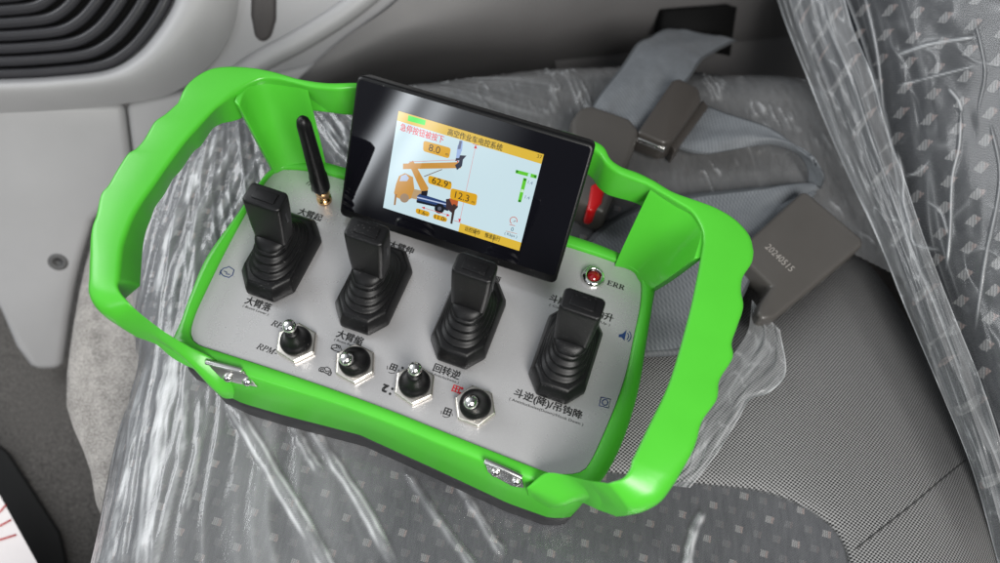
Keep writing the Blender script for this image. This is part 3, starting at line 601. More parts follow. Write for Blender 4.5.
Rs = [
 seg([(420, 93), (480, 107.5), (540, 124)], [(420, 101), (480, 115), (540, 132)], [42], [42], 8),
 seg([(540, 124), (565, 129.5), (594, 139), (605, 145.5), (611, 157), (622, 165), (639, 171), (656, 179.5)], [(540, 132), (565, 138), (590, 147), (600, 154), (606, 163), (618, 172), (634, 179), (647, 184)], [42, 42], [42, 42], 36),
 seg([(656, 179.5), (677, 192), (705, 202), (720, 208), (738, 219), (752, 235), (756, 251)], [(647, 184), (657, 190), (674, 200), (691, 211), (701, 228), (702.5, 242)], [42, 42], [42, 42], 26),
 seg([(756, 251), (754, 261.5), (745, 276), (743.5, 290), (745.6, 306), (739.5, 325.5), (734, 342), (735, 357), (722, 379), (719, 399), (704, 421.5), (697, 449), (682, 481)], [(702.5, 242), (697, 274), (687, 319), (669, 380), (648, 425), (631, 460)], [42, 42, 42, 42, 42, 41.5, 39.5], [42, 42, 42, 42, 42, 42, 41.3], 70),
 seg([(682, 481), (667, 501), (649, 511), (634.5, 513.4)], [(631, 460), (629, 468), (622, 477), (608, 481.5)], [39.5, 36, 31.5], [41.3, 40.6, 38.5], 20),
 seg([(634.5, 513.4), (614.6, 506), (596, 498), (583, 500), (566, 506), (552, 504), (536, 496)], [(608, 481.5), (587, 479), (565, 474), (552, 471), (544, 472), (536, 478), (526, 487)], [31.5, 26, 18, 11, 5, 1, -3], [38.5, 32, 24, 16, 12, 6, 2], 34)]
def chain(Q):
    out = []
    for s_ in Q: out += s_ if not out else s_[1:]
    return out
st = chain(Ls)[::-1]+chain(Rs)[1:]
P = np.array([[a, c] for a, c, _ in st]); LOWP = [l for _, _, l in st]
def smooth1(A, it):
    for _ in range(it): A[1:-1] = A[1:-1]*.5+(A[:-2]+A[2:])*.25
    return A
P[:, 0, 2] = smooth1(P[:, 0, 2].copy(), 12); P[:, 1, 2] = smooth1(P[:, 1, 2].copy(), 12)
nst = len(P); rows = []
def cut(poly, r, k=5):
    out = []; n = len(poly)
    for i in range(n):
        p, a, c = poly[i], poly[i-1], poly[(i+1) % n]
        da = unit(a-p); dc = unit(c-p); ra = min(r[i], np.linalg.norm(a-p)*.42); rc = min(r[i], np.linalg.norm(c-p)*.42)
        A, C_ = p+da*ra, p+dc*rc
        for t_ in np.linspace(0, 1, k): out.append((1-t_)**2*A+2*t_*(1-t_)*p+t_*t_*C_)
    return out
for i in range(nst):
    o, n_ = P[i]; w = n_-o; w[2] = 0; w = unit(w)
    zt = (o[2]+n_[2])/2; hd = min(19., max(zt+14, 10.))         # depth of the band
    side = min(1., max(0., (abs(o[0])-62)/25))
    ib = n_+np.array([0, 0, -hd])-w*6*side; ob = o+np.array([0, 0, -hd])+w*3.5*side
    if LOWP[i] is not None: ib = LOWP[i]
    rows.append(cut([o, n_, ib, ob], [2.6+5*min(1., max(0., (-o[1]-30)/18)), 2.0, 1.4, 1.4]))
loft('handle_frame', rows, GREEN, tr_, closed=True, cap0=True, cap1=True)
# ---- tray
PE = [(191, 334), (194, 318), (203, 297), (225, 252), (245, 215), (262, 187), (275, 172.5), (288, 169.5), (315, 172), (342, 179), (430, 204), (570, 247.5), (612, 261.5), (633, 271), (640.5, 282), (640, 305), (634, 335), (626, 372), (616, 403), (602, 437), (590, 462), (580, 472), (560, 474), (544, 471), (490, 450), (440, 430), (390, 410), (340, 391.6), (280, 371), (218, 351), (198, 344)]
pe = resample([at(u, v, .3) for u, v in PE], 180, closed=True)
RO = [(170, 352), (181, 318), (191, 290), (207, 254), (237.6, 212), (256, 186), (268, 171), (286, 162), (315, 159.5), (344, 166), (430, 191), (575, 235.5), (615, 250), (640, 262), (655, 283), (653, 305), (647, 342), (640, 385), (629, 425), (617, 455), (602, 480), (586, 492), (562, 489), (530, 481), (483, 462), (440, 444.4), (390, 423.5), (338, 404.5), (290, 389.5), (240, 374), (205, 362)]
ro = resample([at(u, v, 1.8) for u, v in RO], 180, closed=True)
# start both outlines at the nearest points
def align(a, c):
    k = np.argmin(np.linalg.norm(c-a[0], axis=1)); return np.roll(c, -k, axis=0)
BO = [(197, 366), (192, 320), (202, 297), (216, 262), (240, 224), (262, 192), (276, 176), (290, 168), (318, 166), (346, 172), (430, 197), (574, 241), (612, 255), (634, 268), (645, 288), (644, 320), (640, 350), (634, 390), (623, 428), (612, 462), (600, 494), (588, 505), (570, 520), (552, 520), (510, 505), (435, 470), (360, 436), (283, 416), (242, 404), (212, 390)]
cen = ro.mean(axis=0)
def ray_match(base, poly):
    """for each base point the matching point of the closed polyline by arc fraction after alignment"""
    return align(base, poly)
zb = -20.
bo = resample([(x_, y_, zb) for x_, y_ in []] or [at(u, v, zb) for u, v in BO], 180, closed=True)
# hold the lower outline inside the rim everywhere but at the front, where the wall slopes outwards
ro = align(pe, ro); bo = align(pe, bo)
lo = ro.copy(); lo[:, 2] = zb
for i in range(180):
    x_, y_, _ = ro[i]
    if y_ < -44: pass
    lo[i, :2] = ro[i, :2]*(.985)
front = np.array([at(u, v, zb) for u, v in [(200, 372), (212, 390), (242, 404), (283, 416), (360, 436), (435, 470), (510, 505), (552, 520), (572, 520), (588, 504)]]); fx, fy = front[:, 0], front[:, 1]
for i in range(180):
    x_, y_, _ = ro[i]
    if y_ < -44 and abs(x_) < 95:
        k = min(1, (-44-y_)/6); yy = np.interp(x_, fx, fy); lo[i, 1] = lo[i, 1]*(1-k)+yy*k
inn = pe.copy(); inn[:, 2] = -1.5
pe2 = pe+(ro-pe)*.06; pe2[:, 2] = 1.2; pe3 = pe+(ro-pe)*.14; pe3[:, 2] = 1.8
ro1 = pe+(ro-pe)*.88; ro1[:, 2] = 1.8; ro2 = ro.copy(); ro2[:, 2] = .6
lo1 = ro+(lo-ro)*.06; lo1[:, 2] = -1.2
loft('tray', [inn, pe2, pe3, ro1, ro2, lo1, lo*np.array([1, 1, 0])+[0, 0, zb+1.5], (lo*.985)*np.array([1, 1, 0])+[0, 0, zb]], GREEN, tr_, closed=True, cap1=False)
b1 = lo*.992; b1[:, 2] = zb+.5; b2 = lo*1.0; b2[:, 2] = -25; b25 = lo*.998; b25[:, 2] = -36; b3 = lo*.98; b3[:, 2] = -41
loft('base', [b1, b2, b25, b3], BASE, tr_, closed=True, cap1=True, cap0=True)
plate = pe.copy(); plate[:, 2] = 0.; pl0 = pe*.995; pl0[:, 2] = -1.2
pp_ = loft('control_panel', [pl0, plate], PANEL, tr_, closed=True, cap1=True, smooth=False)
# ---- curved webs that carry the frame at the two rear corners
def web(bot, top, zb_, zt_, bulge):
    b_ = [at(u, v, zb_) for u, v in resample(bot, 28)]; t_ = [at(u, v, zt_) for u, v in resample(top, 28)]; rr = []
    out_ = [unit((a[0], a[1], 0)) for a in t_]
    for k in np.linspace(-.08, 1.0, 14):
        fr__ = [a*(1-k)+c*(k)+o*(1.8*k*k)+np.array([0, 0, -bulge*4*k*(1-k)]) for a, c, o in zip(b_, t_, out_)]
        bk__ = [p+o*3.6 for p, o in zip(fr__, out_)]
        rr.append(fr__+bk__[::-1])
    loft('corner_web', rr, GREEN, tr_, closed=True, cap0=True, cap1=True, bevel=1.2)
web([(274, 171), (281, 167), (292, 164), (308, 162), (326, 163)], [(242, 108), (248, 93), (262, 83), (285, 82), (309, 89)], 2, 40, 3)
web([(616, 262), (628, 265), (637, 270), (642, 278), (650, 290)], [(647, 189), (667, 199), (687, 212), (697, 231), (690, 258)], 2, 40, 3)
# ---- steel strap brackets at the front edge
def bracket(bar, plate_px, screws, zt_, nrm):
    MBp = MB(); q = [at(u, v, z_) for u, v, z_ in plate_px]; n_ = np.array(nrm)
    MBp.rows([[p-n_*.8 for p in q], [p+n_*.4 for p in q]]); MBp.tube([at(u, v, z_) for u, v, z_ in bar], 1.15, 10)
    o = MBp.build('strap_bracket', STEEL, tr_, bevel=.3)
    for u, v, z_ in screws: MB().lathe([(2.0, 0), (2.0, .7), (1.6, 1.3), (.8, 1.6), (.05, 1.65)], at(u, v, z_), n_, 16).build('screw', CHROME, o)
fn = unit((0, -.82, .55))
bracket([(206, 362, 4), (224, 366.5, 4), (242, 371, 4)], [(207, 363, 3.5), (242, 371, 3.5), (248, 376, 1), (258, 387, -3), (236, 383, -3.5), (222, 379, -3)], [(228, 377.5, -1), (247.5, 381.5, -1)], 3, fn)
bracket([(484.5, 461, 4), (503, 469, 4), (522, 478, 4)], [(484.5, 461, 3.5), (522, 478, 3.5), (524, 488, -1), (512, 486, -2), (498, 478, -2), (488, 472, -1)], [(495.5, 472, 1), (516, 481.5, 1)], 3, fn)
# ---- levers
def octa(rx, ry, cx_, cy_, z, cy=0.):
    return [(x_, y_+cy, z) for x_, y_ in [(-rx, -ry+cy_), (-rx+cx_, -ry), (rx-cx_, -ry), (rx, -ry+cy_), (rx, ry-cy_), (rx-cx_, ry), (-rx+cx_, ry), (-rx, ry-cy_)]]
def superell(rx, ry, z, cy=0., n=40, e=2.5):
    return [(rx*math.copysign(abs(math.cos(q))**(2/e), math.cos(q)), cy+ry*math.copysign(abs(math.sin(q))**(2/e), math.sin(q)), z) for q in np.linspace(0, 2*math.pi, n, endpoint=False)]
def shift(rows, x_): return [[(p[0]+x_, p[1], p[2]) for p in r] for r in rows]
LEVER_X = [-66, -22, 22, 66]
jit = [0.02, -0.01, 0.015, -0.02]
for i, x0 in enumerate(LEVER_X):
    mb = MB(); mb.rows(shift([octa(12.2, 21, 6, 7.5, .1), octa(12.4, 21.2, 6, 7.5, 1.2), octa(12.2, 21, 6, 7.5, 4.8), octa(10.9, 18.5, 5.2, 6.8, 8.6), octa(10.2, 17.2, 5, 6.5, 9.0)], x0))
    lv = mb.build('lever', BLACK, tr_, bevel=.7)
    rws = []
    for k in range(4):
        z_ = 8.4+3.3*k; f1 = 1-.105*k; rx, ry = 10.3*f1, 16.4*(1-.135*k)
        rws += [superell(rx*.93, ry*.95, z_-.2), superell(rx, ry, z_+.5), superell(rx*1.01, ry*1.01, z_+1.1), superell(rx*.985, ry*.985, z_+1.7), superell(rx*.88, ry*.87, z_+2.2)]
    rws += [superell(7.6, 9.0, 20.2), superell(7.3, 7.0, 22.6), superell(5.2, 4.4, 23.6)]
    MB().rows(shift(rws, x0)).build('boot', BLACK, lv, sub=1)
    # paddle shaped handle leaning slightly back
    hr = []
    for z_, w_, d_, cy in ((18, 7.0, 4.6, 0.), (23, 7.2, 4.6, .4), (30, 7.7, 4.7, 1.0), (38, 8.1, 4.8, 1.8), (44.5, 8.2, 4.8, 2.3), (46.5, 8.1, 4.7, 2.5)):
        hr.append([(x0+sx*w_*a+jit[i]*(z_-20), cy+sy*d_*c, z_) for sx, sy, a, c in ((-1, -1, 1, .78), (-1, -1, .82, 1), (1, -1, .82, 1), (1, -1, 1, .78), (1, 1, 1, .78), (1, 1, .82, 1), (-1, 1, .82, 1), (-1, 1, 1, .78))])
    hb = MB().rows(hr); hd_ = hb.build('handle', BLACKP, lv, bevel=.8)
    MB().box((x0+jit[i]*26.5, 2.5, 46.75), (9.6, 5.0, .7)).build('top_inlay', BLACK, hd_, bevel=.25)
    MB().box((x0+8.1+jit[i]*18, 1.5, 37), (.5, 1.0, 6)).build('side_slot', SLATM, hd_, bevel=.1)
# ---- toggle switches
TIL = [(.02, -.02), (-.06, -.40), (.05, .03), (-.10, -.36)]
for i in range(4):
    x0, y0 = -41.9+26.5*i, -35.
    a0 = math.radians((-11, -8, -14, -2)[i])
    hexr = lambda r, z_: [(x0+r*math.cos(a0+k*math.pi/3), y0+r*math.sin(a0+k*math.pi/3), z_) for k in range(6)]
    nt_ = MB().rows([hexr(9.0, .05), hexr(9.0, 2.6), hexr(8.4, 3.2)]).build('toggle_switch', NUT, tr_, bevel=.35)
    d = unit((TIL[i][0], TIL[i][1], 1.)); bt = MB()
    ctr = np.array([x0, y0, 0.])
    prof = [(6.5, 3.0, 0), (6.6, 4.6, 0), (6.2, 5.6, 0), (5.4, 6.3, .05), (4.6, 7.4, .15), (4.0, 9.0, .5), (3.5, 11, .9), (3.1, 13.5, 1), (2.5, 14.6, 1)]
    rws = []
    for r_, z_, k in prof:
        ax = unit(np.array([0, 0, 1.])*(1-k)+d*k); c_ = ctr+np.array([0, 0, min(z_, 6)])+d*max(0, z_-6)
        t1 = unit(np.cross(ax, (0, 1, 0.01))); t2 = np.cross(ax, t1)
        rws.append([c_+r_*(math.cos(q)*t1+math.sin(q)*t2) for q in np.linspace(0, 2*math.pi, 32, endpoint=False)])
    bt.rows(rws).build('boot', BLACK, nt_)
    L_ = [17., 11.5, 18., 11.5][i]
    bt = MB(); p0_ = ctr+np.array([0, 0, 6.])
    e_ = (20.5 if i in (0, 2) else 17.5)-6
    bt.lathe([(1.9, 6), (2.0, e_-4.5), (2.35, e_-3), (2.75, e_-1.5), (2.75, e_-.4), (2.3, e_+.6), (1.4, e_+1.3), (.05, e_+1.5)], p0_, d, 24).build('bat', CHROME, nt_)
# ---- antenna
ab = np.array([-62.5, 35., 0.]); ad_ = unit((-.06, .06, 1.))
an = MB().lathe([(3.9, 9), (4.2, 10), (4.2, 17), (3.7, 20), (3.2, 45), (3.1, 50), (2.6, 52.5), (1.4, 54), (.05, 54.4)], ab, ad_, 24).build('antenna', BLACK, tr_)
MB().lathe([(3.4, 0), (3.4, 2.2), (2.6, 2.4), (2.6, 5), (3.3, 5.2), (3.3, 8.6), (2.8, 9.4)], ab, ad_, 16).build('brass_connector', GOLD, an)
# ---- indicator light
ic = np.array([66.7, 40.8, 0.])
il = MB().lathe([(5.4, 0), (5.4, 1.0), (4.9, 2.3), (3.9, 3.0), (3.3, 2.9), (3.1, 2.0), (3.0, 1.5)], ic, (0, 0, 1), 36, cap=False).build('indicator_light', CHROME, tr_)
MB().lathe([(3.1, 1.0), (3.0, 2.0), (2.4, 2.9), (1.3, 3.4), (.05, 3.55)], ic, (0, 0, 1), 28).build('lens', LENS, il)
# ---- printed captions
def text(name, body, c, size, m, parent, ex=(1, 0, 0), ey=(0, 1, 0), bold=.0, shear=0., align='CENTER', width=None, lift=.12):
    cu = bpy.data.curves.new('caption', 'FONT'); cu.body = body; cu.size = 1.; cu.align_x = align; cu.align_y = 'CENTER'; cu.shear = shear; cu.resolution_u = 3
    to = bpy.data.objects.new('caption', cu); COL.objects.link(to); dg = bpy.context.evaluated_depsgraph_get(); dg.update()
    me = to.evaluated_get(dg).to_mesh(); V = np.array([v.co[:] for v in me.vertices]); Fc = [list(p.vertices) for p in me.polygons]
    to.evaluated_get(dg).to_mesh_clear(); bpy.data.objects.remove(to); bpy.data.curves.remove(cu)
    ex = unit(ex); ey = unit(ey); ez = np.cross(ex, ey)
    sx = size if width is None else width/max(1e-6, np.ptp(V[:, 0]))
    if width is not None: V[:, 0] -= (V[:, 0].max()+V[:, 0].min())/2
    if align == 'CENTER' or width is not None: V[:, 1] -= (V[:, 1].max()+V[:, 1].min())/2
    Q = np.array(c)+np.outer(V[:, 0]*sx, ex)+np.outer(V[:, 1]*size, ey)+ez*lift
    if bold > 0:      # heavier strokes: overprinted a little to each side
        k = len(Q); w_ = bold*size*1.1; lay = [Q+ex*w_*a+ey*w_*c+ez*.004*j for j, (a, c) in enumerate(((-1, -.5), (1, -.5), (-1, .5), (1, .5)))]
        Fc = [[i+k*j for i in f] for j in range(4) for f in Fc]; Q = np.vstack(lay)
    return obj(name, Q, Fc, m, parent, smooth=False)
def cap(body, u, v, size, m=INK, width=None, bold=.02, shear=0., name='caption'): return text(name, body, at(u, v, 0), size, m, pp_, bold=bold, shear=shear, width=width)
for i, (a_, b_, c_, d_) in enumerate([('大臂落', '( Boom Lower )', '大臂起', '( Boom Up )'), ('大臂缩', '( Boom Retract )', '大臂伸', '( Boom Extend )'), ('回转逆', '( Anticlockwise )', '回转顺', '( Clockwise )')]):
    x0 = LEVER_X[i]; fx_, fy_ = [(258.5, 304), (350, 337.5), (447, 371.5)][i]; q = at(fx_, fy_, 0)
    text('caption', a_, q, 4.1, INK, pp_, bold=.022, width=11.6); text('caption', b_, q+np.array([.3, -3.2, 0]), 1.5, INK, pp_, width=12, shear=.15)
    q = at(*[(310.5, 214.5), (401.5, 247.5), (0, 0)][i], 0) if i < 2 else np.array([22, 24.3, 0])
    text('caption', c_, q, 4.1, INK, pp_, bold=.022, width=11.6); text('caption', d_, q+np.array([.3, -3.2, 0]), 1.4, INK, pp_, width=9.5, shear=.15)
q = at(548, 404.5, 0)
text('caption', '斗逆(降)/吊钩降', q, 4.1, INK, pp_, bold=.022, width=29.5); text('caption', '( Anticlockwise(Down)/Hook Down )', q+np.array([.2, -3.4, 0]), 1.6, INK, pp_, width=32)
q = np.array([66., 24.2, 0]); text('caption', '斗顺(升)/吊钩升', q, 4.1, INK, pp_, bold=.022, width=29.5); text('caption', '( Clockwise(Up)/Hook Up )', q+np.array([.2, -3.4, 0]), 1.6, INK, pp_, width=28)
cap('𝑅𝑃𝑀+', 283, 326.5, 3.7, bold=.008); cap('𝑅𝑃𝑀-', 267.5, 349.5, 3.7, bold=.008); cap('𝐄𝐑𝐑', 616, 285.2, 3.7, bold=-.004, width=8.2)
cap('田', 393.5, 367.5, 3.4, bold=.03); cap('田', 447.5, 412, 3.6, bold=.03); cap('田', 456, 389.2, 3.6, INKR, bold=.03)
text('caption', '2', at(385, 388.5, 0), 4.6, INK, pp_, ex=(-1, 0, 0), ey=(0, -1, 0), bold=.06)
def dots(pts, r, m):
    mb = MB()
    for u, v in pts: mb.lathe([(r, 0), (r, .14)], at(u, v, .02), (0, 0, 1), 10)
    return mb.build('caption_mark', m, pp_, smooth=False)
dots([(402.5, 368), (400, 373)], .55, INK); dots([(392.3, 389), (390, 394)], .55, INK); dots([(462, 388.5), (460, 393.5)], .6, INKR)
def lines(paths, r, m, name='icon'):
    mb = MB()
    for p in paths: mb.tube([at(u, v, .05) for u, v in p], r, 6)
    return mb.build(name, m, pp_)
def arc(c, r, a0, a1, n=14, sy=1.):
    return [(c[0]+r*math.cos(math.radians(t_)), c[1]+r*sy*math.sin(math.radians(t_))) for t_ in np.linspace(a0, a1, n)]
lines([[(387.5, 366), (387, 369.5)], [(398.5, 369.5), (398.8, 373)], arc((392, 368), 5.4, 60, 130)], .14, INK)
lines([[(441.5, 411), (441, 414)], [(452, 413.5), (452.5, 416)], arc((446.5, 412.5), 5, 40, 140)], .14, INK)
# crane and vehicle pictograms beside the second switch
lines([[(331, 348.5), (332, 345.5), (336, 344.5), (340, 346), (342.5, 353), (334, 350.5), (331, 348.5)], [(336, 344.5), (337, 348), (331.5, 348.5)], [(337.5, 345.5), (339.5, 348.5)]], .2, INK)
lines([[(319, 369), (321, 367.5), (325, 368), (327, 367), (330, 369), (331.5, 373), (330, 375.5), (327.5, 374), (322.5, 371.5), (319, 371), (319, 369)], [(324, 368), (326, 371.5), (330.5, 371)], arc((322, 370.5), 1.5, 0, 330), arc((329.5, 374), 1.5, 0, 330)], .2, INK)
# engine icon, loudspeaker, square-and-ring and radio icons
lines([[(220.5, 272), (223, 268.5), (227, 267.5), (229, 266.5), (232, 268.5), (234, 270), (232.5, 275), (229, 277.5), (224, 276), (222, 274.5), (220.5, 272)], [(219.5, 275), (221, 270)], [(224, 271), (227, 272.5), (226, 274), (230, 274.5)]], .22, INKB)
mb = MB(); q = [at(u, v, .12) for u, v in [(619, 334.5), (622.5, 333.8), (626.5, 330), (624.5, 340.5), (621.5, 337.3), (618.5, 337)]]; mb.rows([[p-np.array([0, 0, .1]) for p in q], q]); mb.build('icon', INKB, pp_, smooth=False)
lines([arc((624.5, 336), 4, -45, 60), arc((624.5, 336), 6.4, -45, 60)], .2, INKB)
lines([[(601, 397.2), (610.6, 399.4), (608.6, 408), (599.2, 405.8), (601, 397.2)], arc((605, 402.5), 2.9, 0, 360)], .22, INKB)
lines([arc((311, 187), 3, -150, -20), arc((311, 187), 5.5, -150, -20), [(311, 187), (312.5, 192)]], .18, INK)
# ---- screen unit
SO = np.array([.36, 27.22, 5.97]); e1 = at(0, 0); 
p1 = np.array([.35, -.42*0, 0]);
SR = np.array([[.9995, -.0145, -.0282], [-.0040, .5638, -.8259], [.0305, .8258, .5631]])
SR[:, 0] = unit(SR[:, 0]); SR[:, 1] = unit(SR[:, 1]-SR[:, 0]*(SR[:, 0]@SR[:, 1])); SR[:, 2] = np.cross(SR[:, 0], SR[:, 1])
def sl(x_, y_, z_=0.): return SO+SR @ np.array([x_, y_, z_])
def spx(u, v, h=0.): return onpl(u, v, SO, SR[:, 2], h)
def srow(x0_, x1_, y0_, y1_, z_, r=2.5):
    q = []
    for cx_, cy_, a0_ in ((x1_-r, y1_-r, 0), (x0_+r, y1_-r, 90), (x0_+r, y0_+r, 180), (x1_-r, y0_+r, 270)):
        for k in range(5): t_ = math.radians(a0_+k*22.5); q.append(sl(cx_+r*math.cos(t_), cy_+r*math.sin(t_), z_))
    return q
su = MB().rows([srow(-49.5, 49.5, 2, 63, -10), srow(-51, 51, .8, 64.4, -8.5), srow(-51.6, 51.6, 0.2, 65.1, -1.2), srow(-51.3, 51.3, .5, 64.8, -.2), srow(-50.8, 50.8, 1.2, 64.2, .15)]).build('screen_unit', BLACKP, tr_)
MB().rows([srow(-50.3, 50.3, 4.2, 63.7, 0.0, 1.5), srow(-50.3, 50.3, 4.2, 63.7, .35, 1.5)]).build('glass', GLASS, su, smooth=False)
MB().rows([[sl(x_, y_, -10) for x_, y_ in ((-30, 10), (30, 10), (30, 50), (-30, 50))], [np.array([x_, y_, .1]) for x_, y_ in ((-30, 40.5), (30, 40.5), (30, 49), (-30, 49))]]).build('support_foot', BLACKP, su)
LY = [.42]
def disp(pts, rgb, k=.86, dz=.03, name='display_graphic', loc=False):
    LY[0] += .006; h = LY[0]
    q = [sl(p[0], p[1], h) if loc else spx(p[0], p[1], h) for p in pts]
    return obj(name, q, [list(range(len(q)))], emit(rgb, k), su, smooth=False)
def dtext(body, u, v, size, rgb, width=None, bold=0., name='display_text'):
    LY[0] += .006
    return text(name, body, spx(u, v, LY[0]), size, emit(rgb, .9), su, ex=SR[:, 0], ey=SR[:, 1], bold=bold, width=width, lift=0.)
def rrect(pts, r=.25, n=5):
    P_ = np.array(pts, float); out = []
    for i in range(len(P_)):
        p, a, c = P_[i], P_[i-1], P_[(i+1) % len(P_)]; A = p+(a-p)*min(.5, r*3/np.linalg.norm(a-p)*1.); C_ = p+(c-p)*min(.5, r*3/np.linalg.norm(c-p))
        for t_ in np.linspace(0, 1, n): out.append(tuple((1-t_)**2*A+2*t_*(1-t_)*p+t_*t_*C_))
    return out
disp([(-31.3, 10.8), (32.6, 10.8), (32.5, 55.5), (-31.2, 55.5)], (206, 230, 238), .86, name='display', loc=True)
YEL = (226, 188, 62); 
disp([(-31.2, 51.3), (32.5, 51.3), (32.5, 55.5), (-31.2, 55.5)], YEL, loc=True)
disp([(4.4, 10.8), (32.6, 10.8), (32.6, 14.9), (4.4, 14.9)], YEL, loc=True)
disp([(20.2, 11.0), (20.5, 11.0), (20.5, 14.7), (20.2, 14.7)], (120, 110, 60), loc=True); disp([(11.9, 11.0), (12.1, 11.0), (12.1, 14.7), (11.9, 14.7)], (120, 110, 60), loc=True)
disp([(408.4, 115.2), (425.8, 120.2), (424.8, 125.2), (407.6, 120.6)], (40, 230, 40))
dtext('高空作业车电控系统', 475, 139.5, 3.2, (70, 62, 30), 24, .01); dtext('37', 539.5, 156.5, 2.2, (80, 70, 30))
dtext('急停按钮被按下', 422, 133, 3.6, (225, 40, 50), 19.5, .012)
dtext('远控操作', 472.5, 230.6, 2.5, (50, 44, 20), 7, .01); dtext('慢速运行', 492.5, 237, 2.5, (50, 44, 20), 7, .01)
# boom lorry drawn on the display
TAN = (205, 150, 70)
disp([(403, 163.5), (461, 162), (461, 168), (403, 169)], TAN); disp([(408.5, 163), (413, 160.5), (428.5, 188), (427, 192), (421.5, 192)], TAN)
disp([(457, 170), (462, 166), (463.5, 156), (460, 155), (459, 162), (455, 165)], (45, 50, 70)); disp([(455, 161), (457, 155), (466.5, 155.5), (463, 159.5)], (50, 52, 70))
disp([(456, 158), (457.5, 146), (461, 140), (463, 141), (462, 150), (459, 158)], (160, 185, 230)); disp([(457.5, 149), (459.5, 140.5), (462, 141), (460.5, 149)], (110, 120, 150))
disp([(394, 193), (396, 184), (399, 176), (405, 173), (413, 177), (414.5, 190), (412, 198), (404, 202), (400, 199), (396, 197)], TAN)
disp([(399.5, 181), (401, 176), (406, 174), (409, 178), (407, 181)], (190, 205, 230)); disp([(414, 189), (424, 191), (419, 200), (411, 198)], (190, 160, 120))
disp([(395, 194), (397, 194), (395.5, 205), (393.8, 205)], (165, 115, 60))
disp([(417, 196), (420, 193.5), (450, 203), (449, 208), (417, 201)], (45, 70, 120)); disp([(416.5, 200), (449, 208), (448, 211), (434, 206.5), (416.5, 202.5)], (25, 30, 45)); disp([(417, 196.5), (448, 204.2), (448, 205.4), (417, 197.8)], (190, 205, 235))
disp([(421.5, 191), (428, 190.5), (427, 196), (421, 195)], (30, 30, 40)); disp([(446, 199), (457, 198), (458, 207), (452, 213), (446, 208)], (60, 45, 50)); disp([(449, 198), (458.5, 200), (457.5, 206), (452, 205)], (190, 95, 50))
disp([(453, 204), (456, 204.5), (452.3, 224), (450.3, 223.4)], (60, 45, 40)); disp(arc((439.5, 208.5), 5, 0, 330, 18), (22, 24, 32)); disp(arc((439.5, 208.5), 2, 0, 330, 12), (90, 95, 110)); disp(arc((404.5, 198), 4.6, 0, 330, 18), (165, 140, 115)); 
disp([(424, 176), (442, 169), (442.4, 169.6), (424.3, 176.8)], (120, 90, 70)); disp([(409, 161.5), (456, 159.6), (456, 160.1), (409, 162)], (215, 150, 150))
DR = (215, 40, 45)
disp([(475.6, 145), (476, 145), (460, 221), (459.5, 221)], (225, 150, 150)); disp([(475.8, 144.6), (477, 148.6), (473.9, 148)], DR); disp([(459.4, 222.6), (458.2, 218.6), (461.2, 219)], DR); disp([(472.8, 143.6), (478.6, 145), (478.5, 145.4), (472.7, 144)], DR); disp([(454, 220.2), (461, 222.2), (460.9, 222.6), (453.9, 220.6)], DR)
disp([(422, 207), (449, 215), (448.9, 215.5), (421.9, 207.5)], (225, 120, 120)); disp([(421.5, 207), (425, 206.8), (424.3, 209.3)], DR); disp([(450, 215.6), (447, 213.6), (446.4, 216.4)], DR); disp([(456.5, 160.5), (459, 161.2), (457.5, 162.3)], DR)
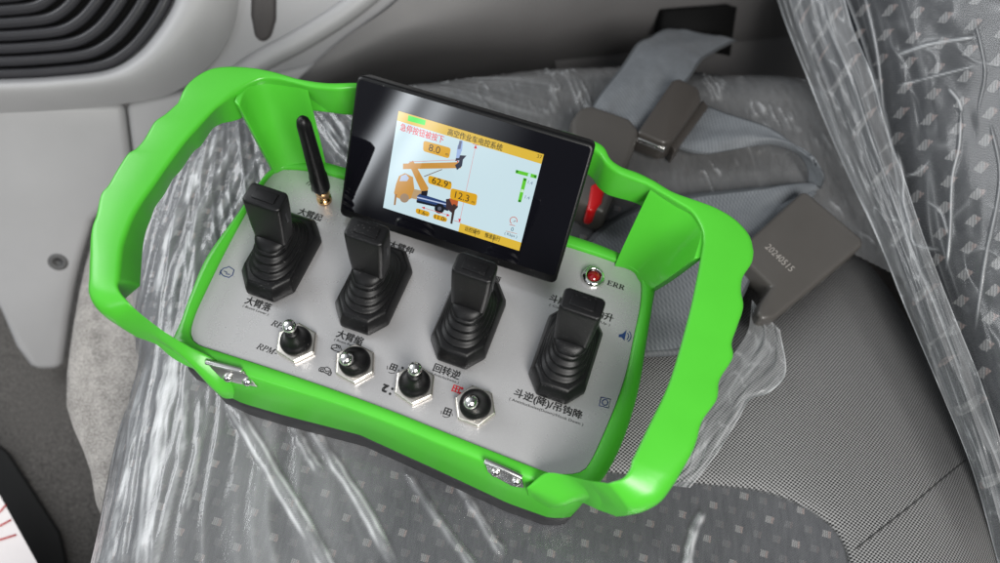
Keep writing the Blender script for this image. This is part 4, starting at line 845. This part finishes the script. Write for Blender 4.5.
for pts, body, u, v, sz in (([(423.5, 140.4), (451, 148), (449, 158.5), (423, 151)], '8.0', 434.5, 148.8, 4.4), ([(428.5, 175), (452, 182), (451, 190.2), (427.8, 183)], '62.9', 440, 182.2, 4.4), ([(451, 188), (477.6, 194.4), (476, 206), (449.8, 198.5)], '12.3', 461.5, 196.4, 4.4), ([(416, 207.8), (430, 212), (429, 217), (415.5, 213)], '1.6', 421.5, 212.2, 3.), ([(433.5, 213.5), (447.5, 217.6), (446.5, 222.4), (432.8, 218.4)], '11.0', 439, 217.5, 3.)):
    disp(rrect(pts, .9), (222, 168, 30)); dtext(body, u, v, sz, (50, 44, 30))
dtext('m', 447, 154.5, 2., (60, 50, 30)); dtext('°', 450, 182.4, 3.4, (60, 50, 30)); dtext('m', 473, 202.2, 2., (60, 50, 30)); dtext('m', 426.5, 214.4, 1.7, (50, 44, 30)); dtext('m', 444.6, 219.8, 1.7, (50, 44, 30))
GR = (100, 205, 50)
disp([(516, 169.6), (537, 175), (536.4, 178.6), (515.4, 173)], GR); disp([(523.5, 177.6), (527, 178.6), (521, 202.4), (517.8, 201.6)], GR); disp([(528.3, 173), (531, 173.8), (530.3, 177), (527.7, 176.2)], (190, 240, 225)); disp([(521.2, 189), (524, 189.8), (523.3, 192.6), (520.5, 191.8)], (200, 240, 200))
for u, v in ((517, 171.4), (535.2, 176.4), (525, 179.6), (519.6, 201)): disp(arc((u, v), 1.3, 0, 330, 10), (40, 120, 30))
dtext('1.4', 530, 182.5, 2., (90, 110, 140)); dtext('1.4', 527, 197.3, 2., (90, 110, 140))
ga = arc((513.5, 220.5), 3.9, 120, 390, 20); gi = arc((513.5, 220.5), 3.2, 120, 390, 20); disp(ga+gi[::-1], (205, 95, 70)); disp([(509.5, 224.2), (515, 225.4), (514.9, 226), (509.4, 224.8)], (205, 95, 70)); disp([(513.3, 221.5), (515.6, 220.2), (515.7, 220.8), (513.6, 222)], (120, 70, 60))
dtext('0', 512.3, 229.2, 2.6, (70, 110, 130)); disp([(506, 230.8), (517, 233.6), (516.9, 234), (505.9, 231.2)], (200, 110, 80)); dtext('( Kbps )', 510.8, 235.3, 1.8, (40, 70, 90))
# ---- date on the belt cover
a_ = at(767, 245.5, -23.4); b_ = at(792.5, 270, -23.4); ex = unit(b_-a_); ey = np.cross((0, 0, 1), ex)
text('stamped_number', '20240515', (a_+b_)/2, 5.6, INKG, bk3, ex=ex, ey=ey, width=np.linalg.norm(b_-a_), lift=.12)
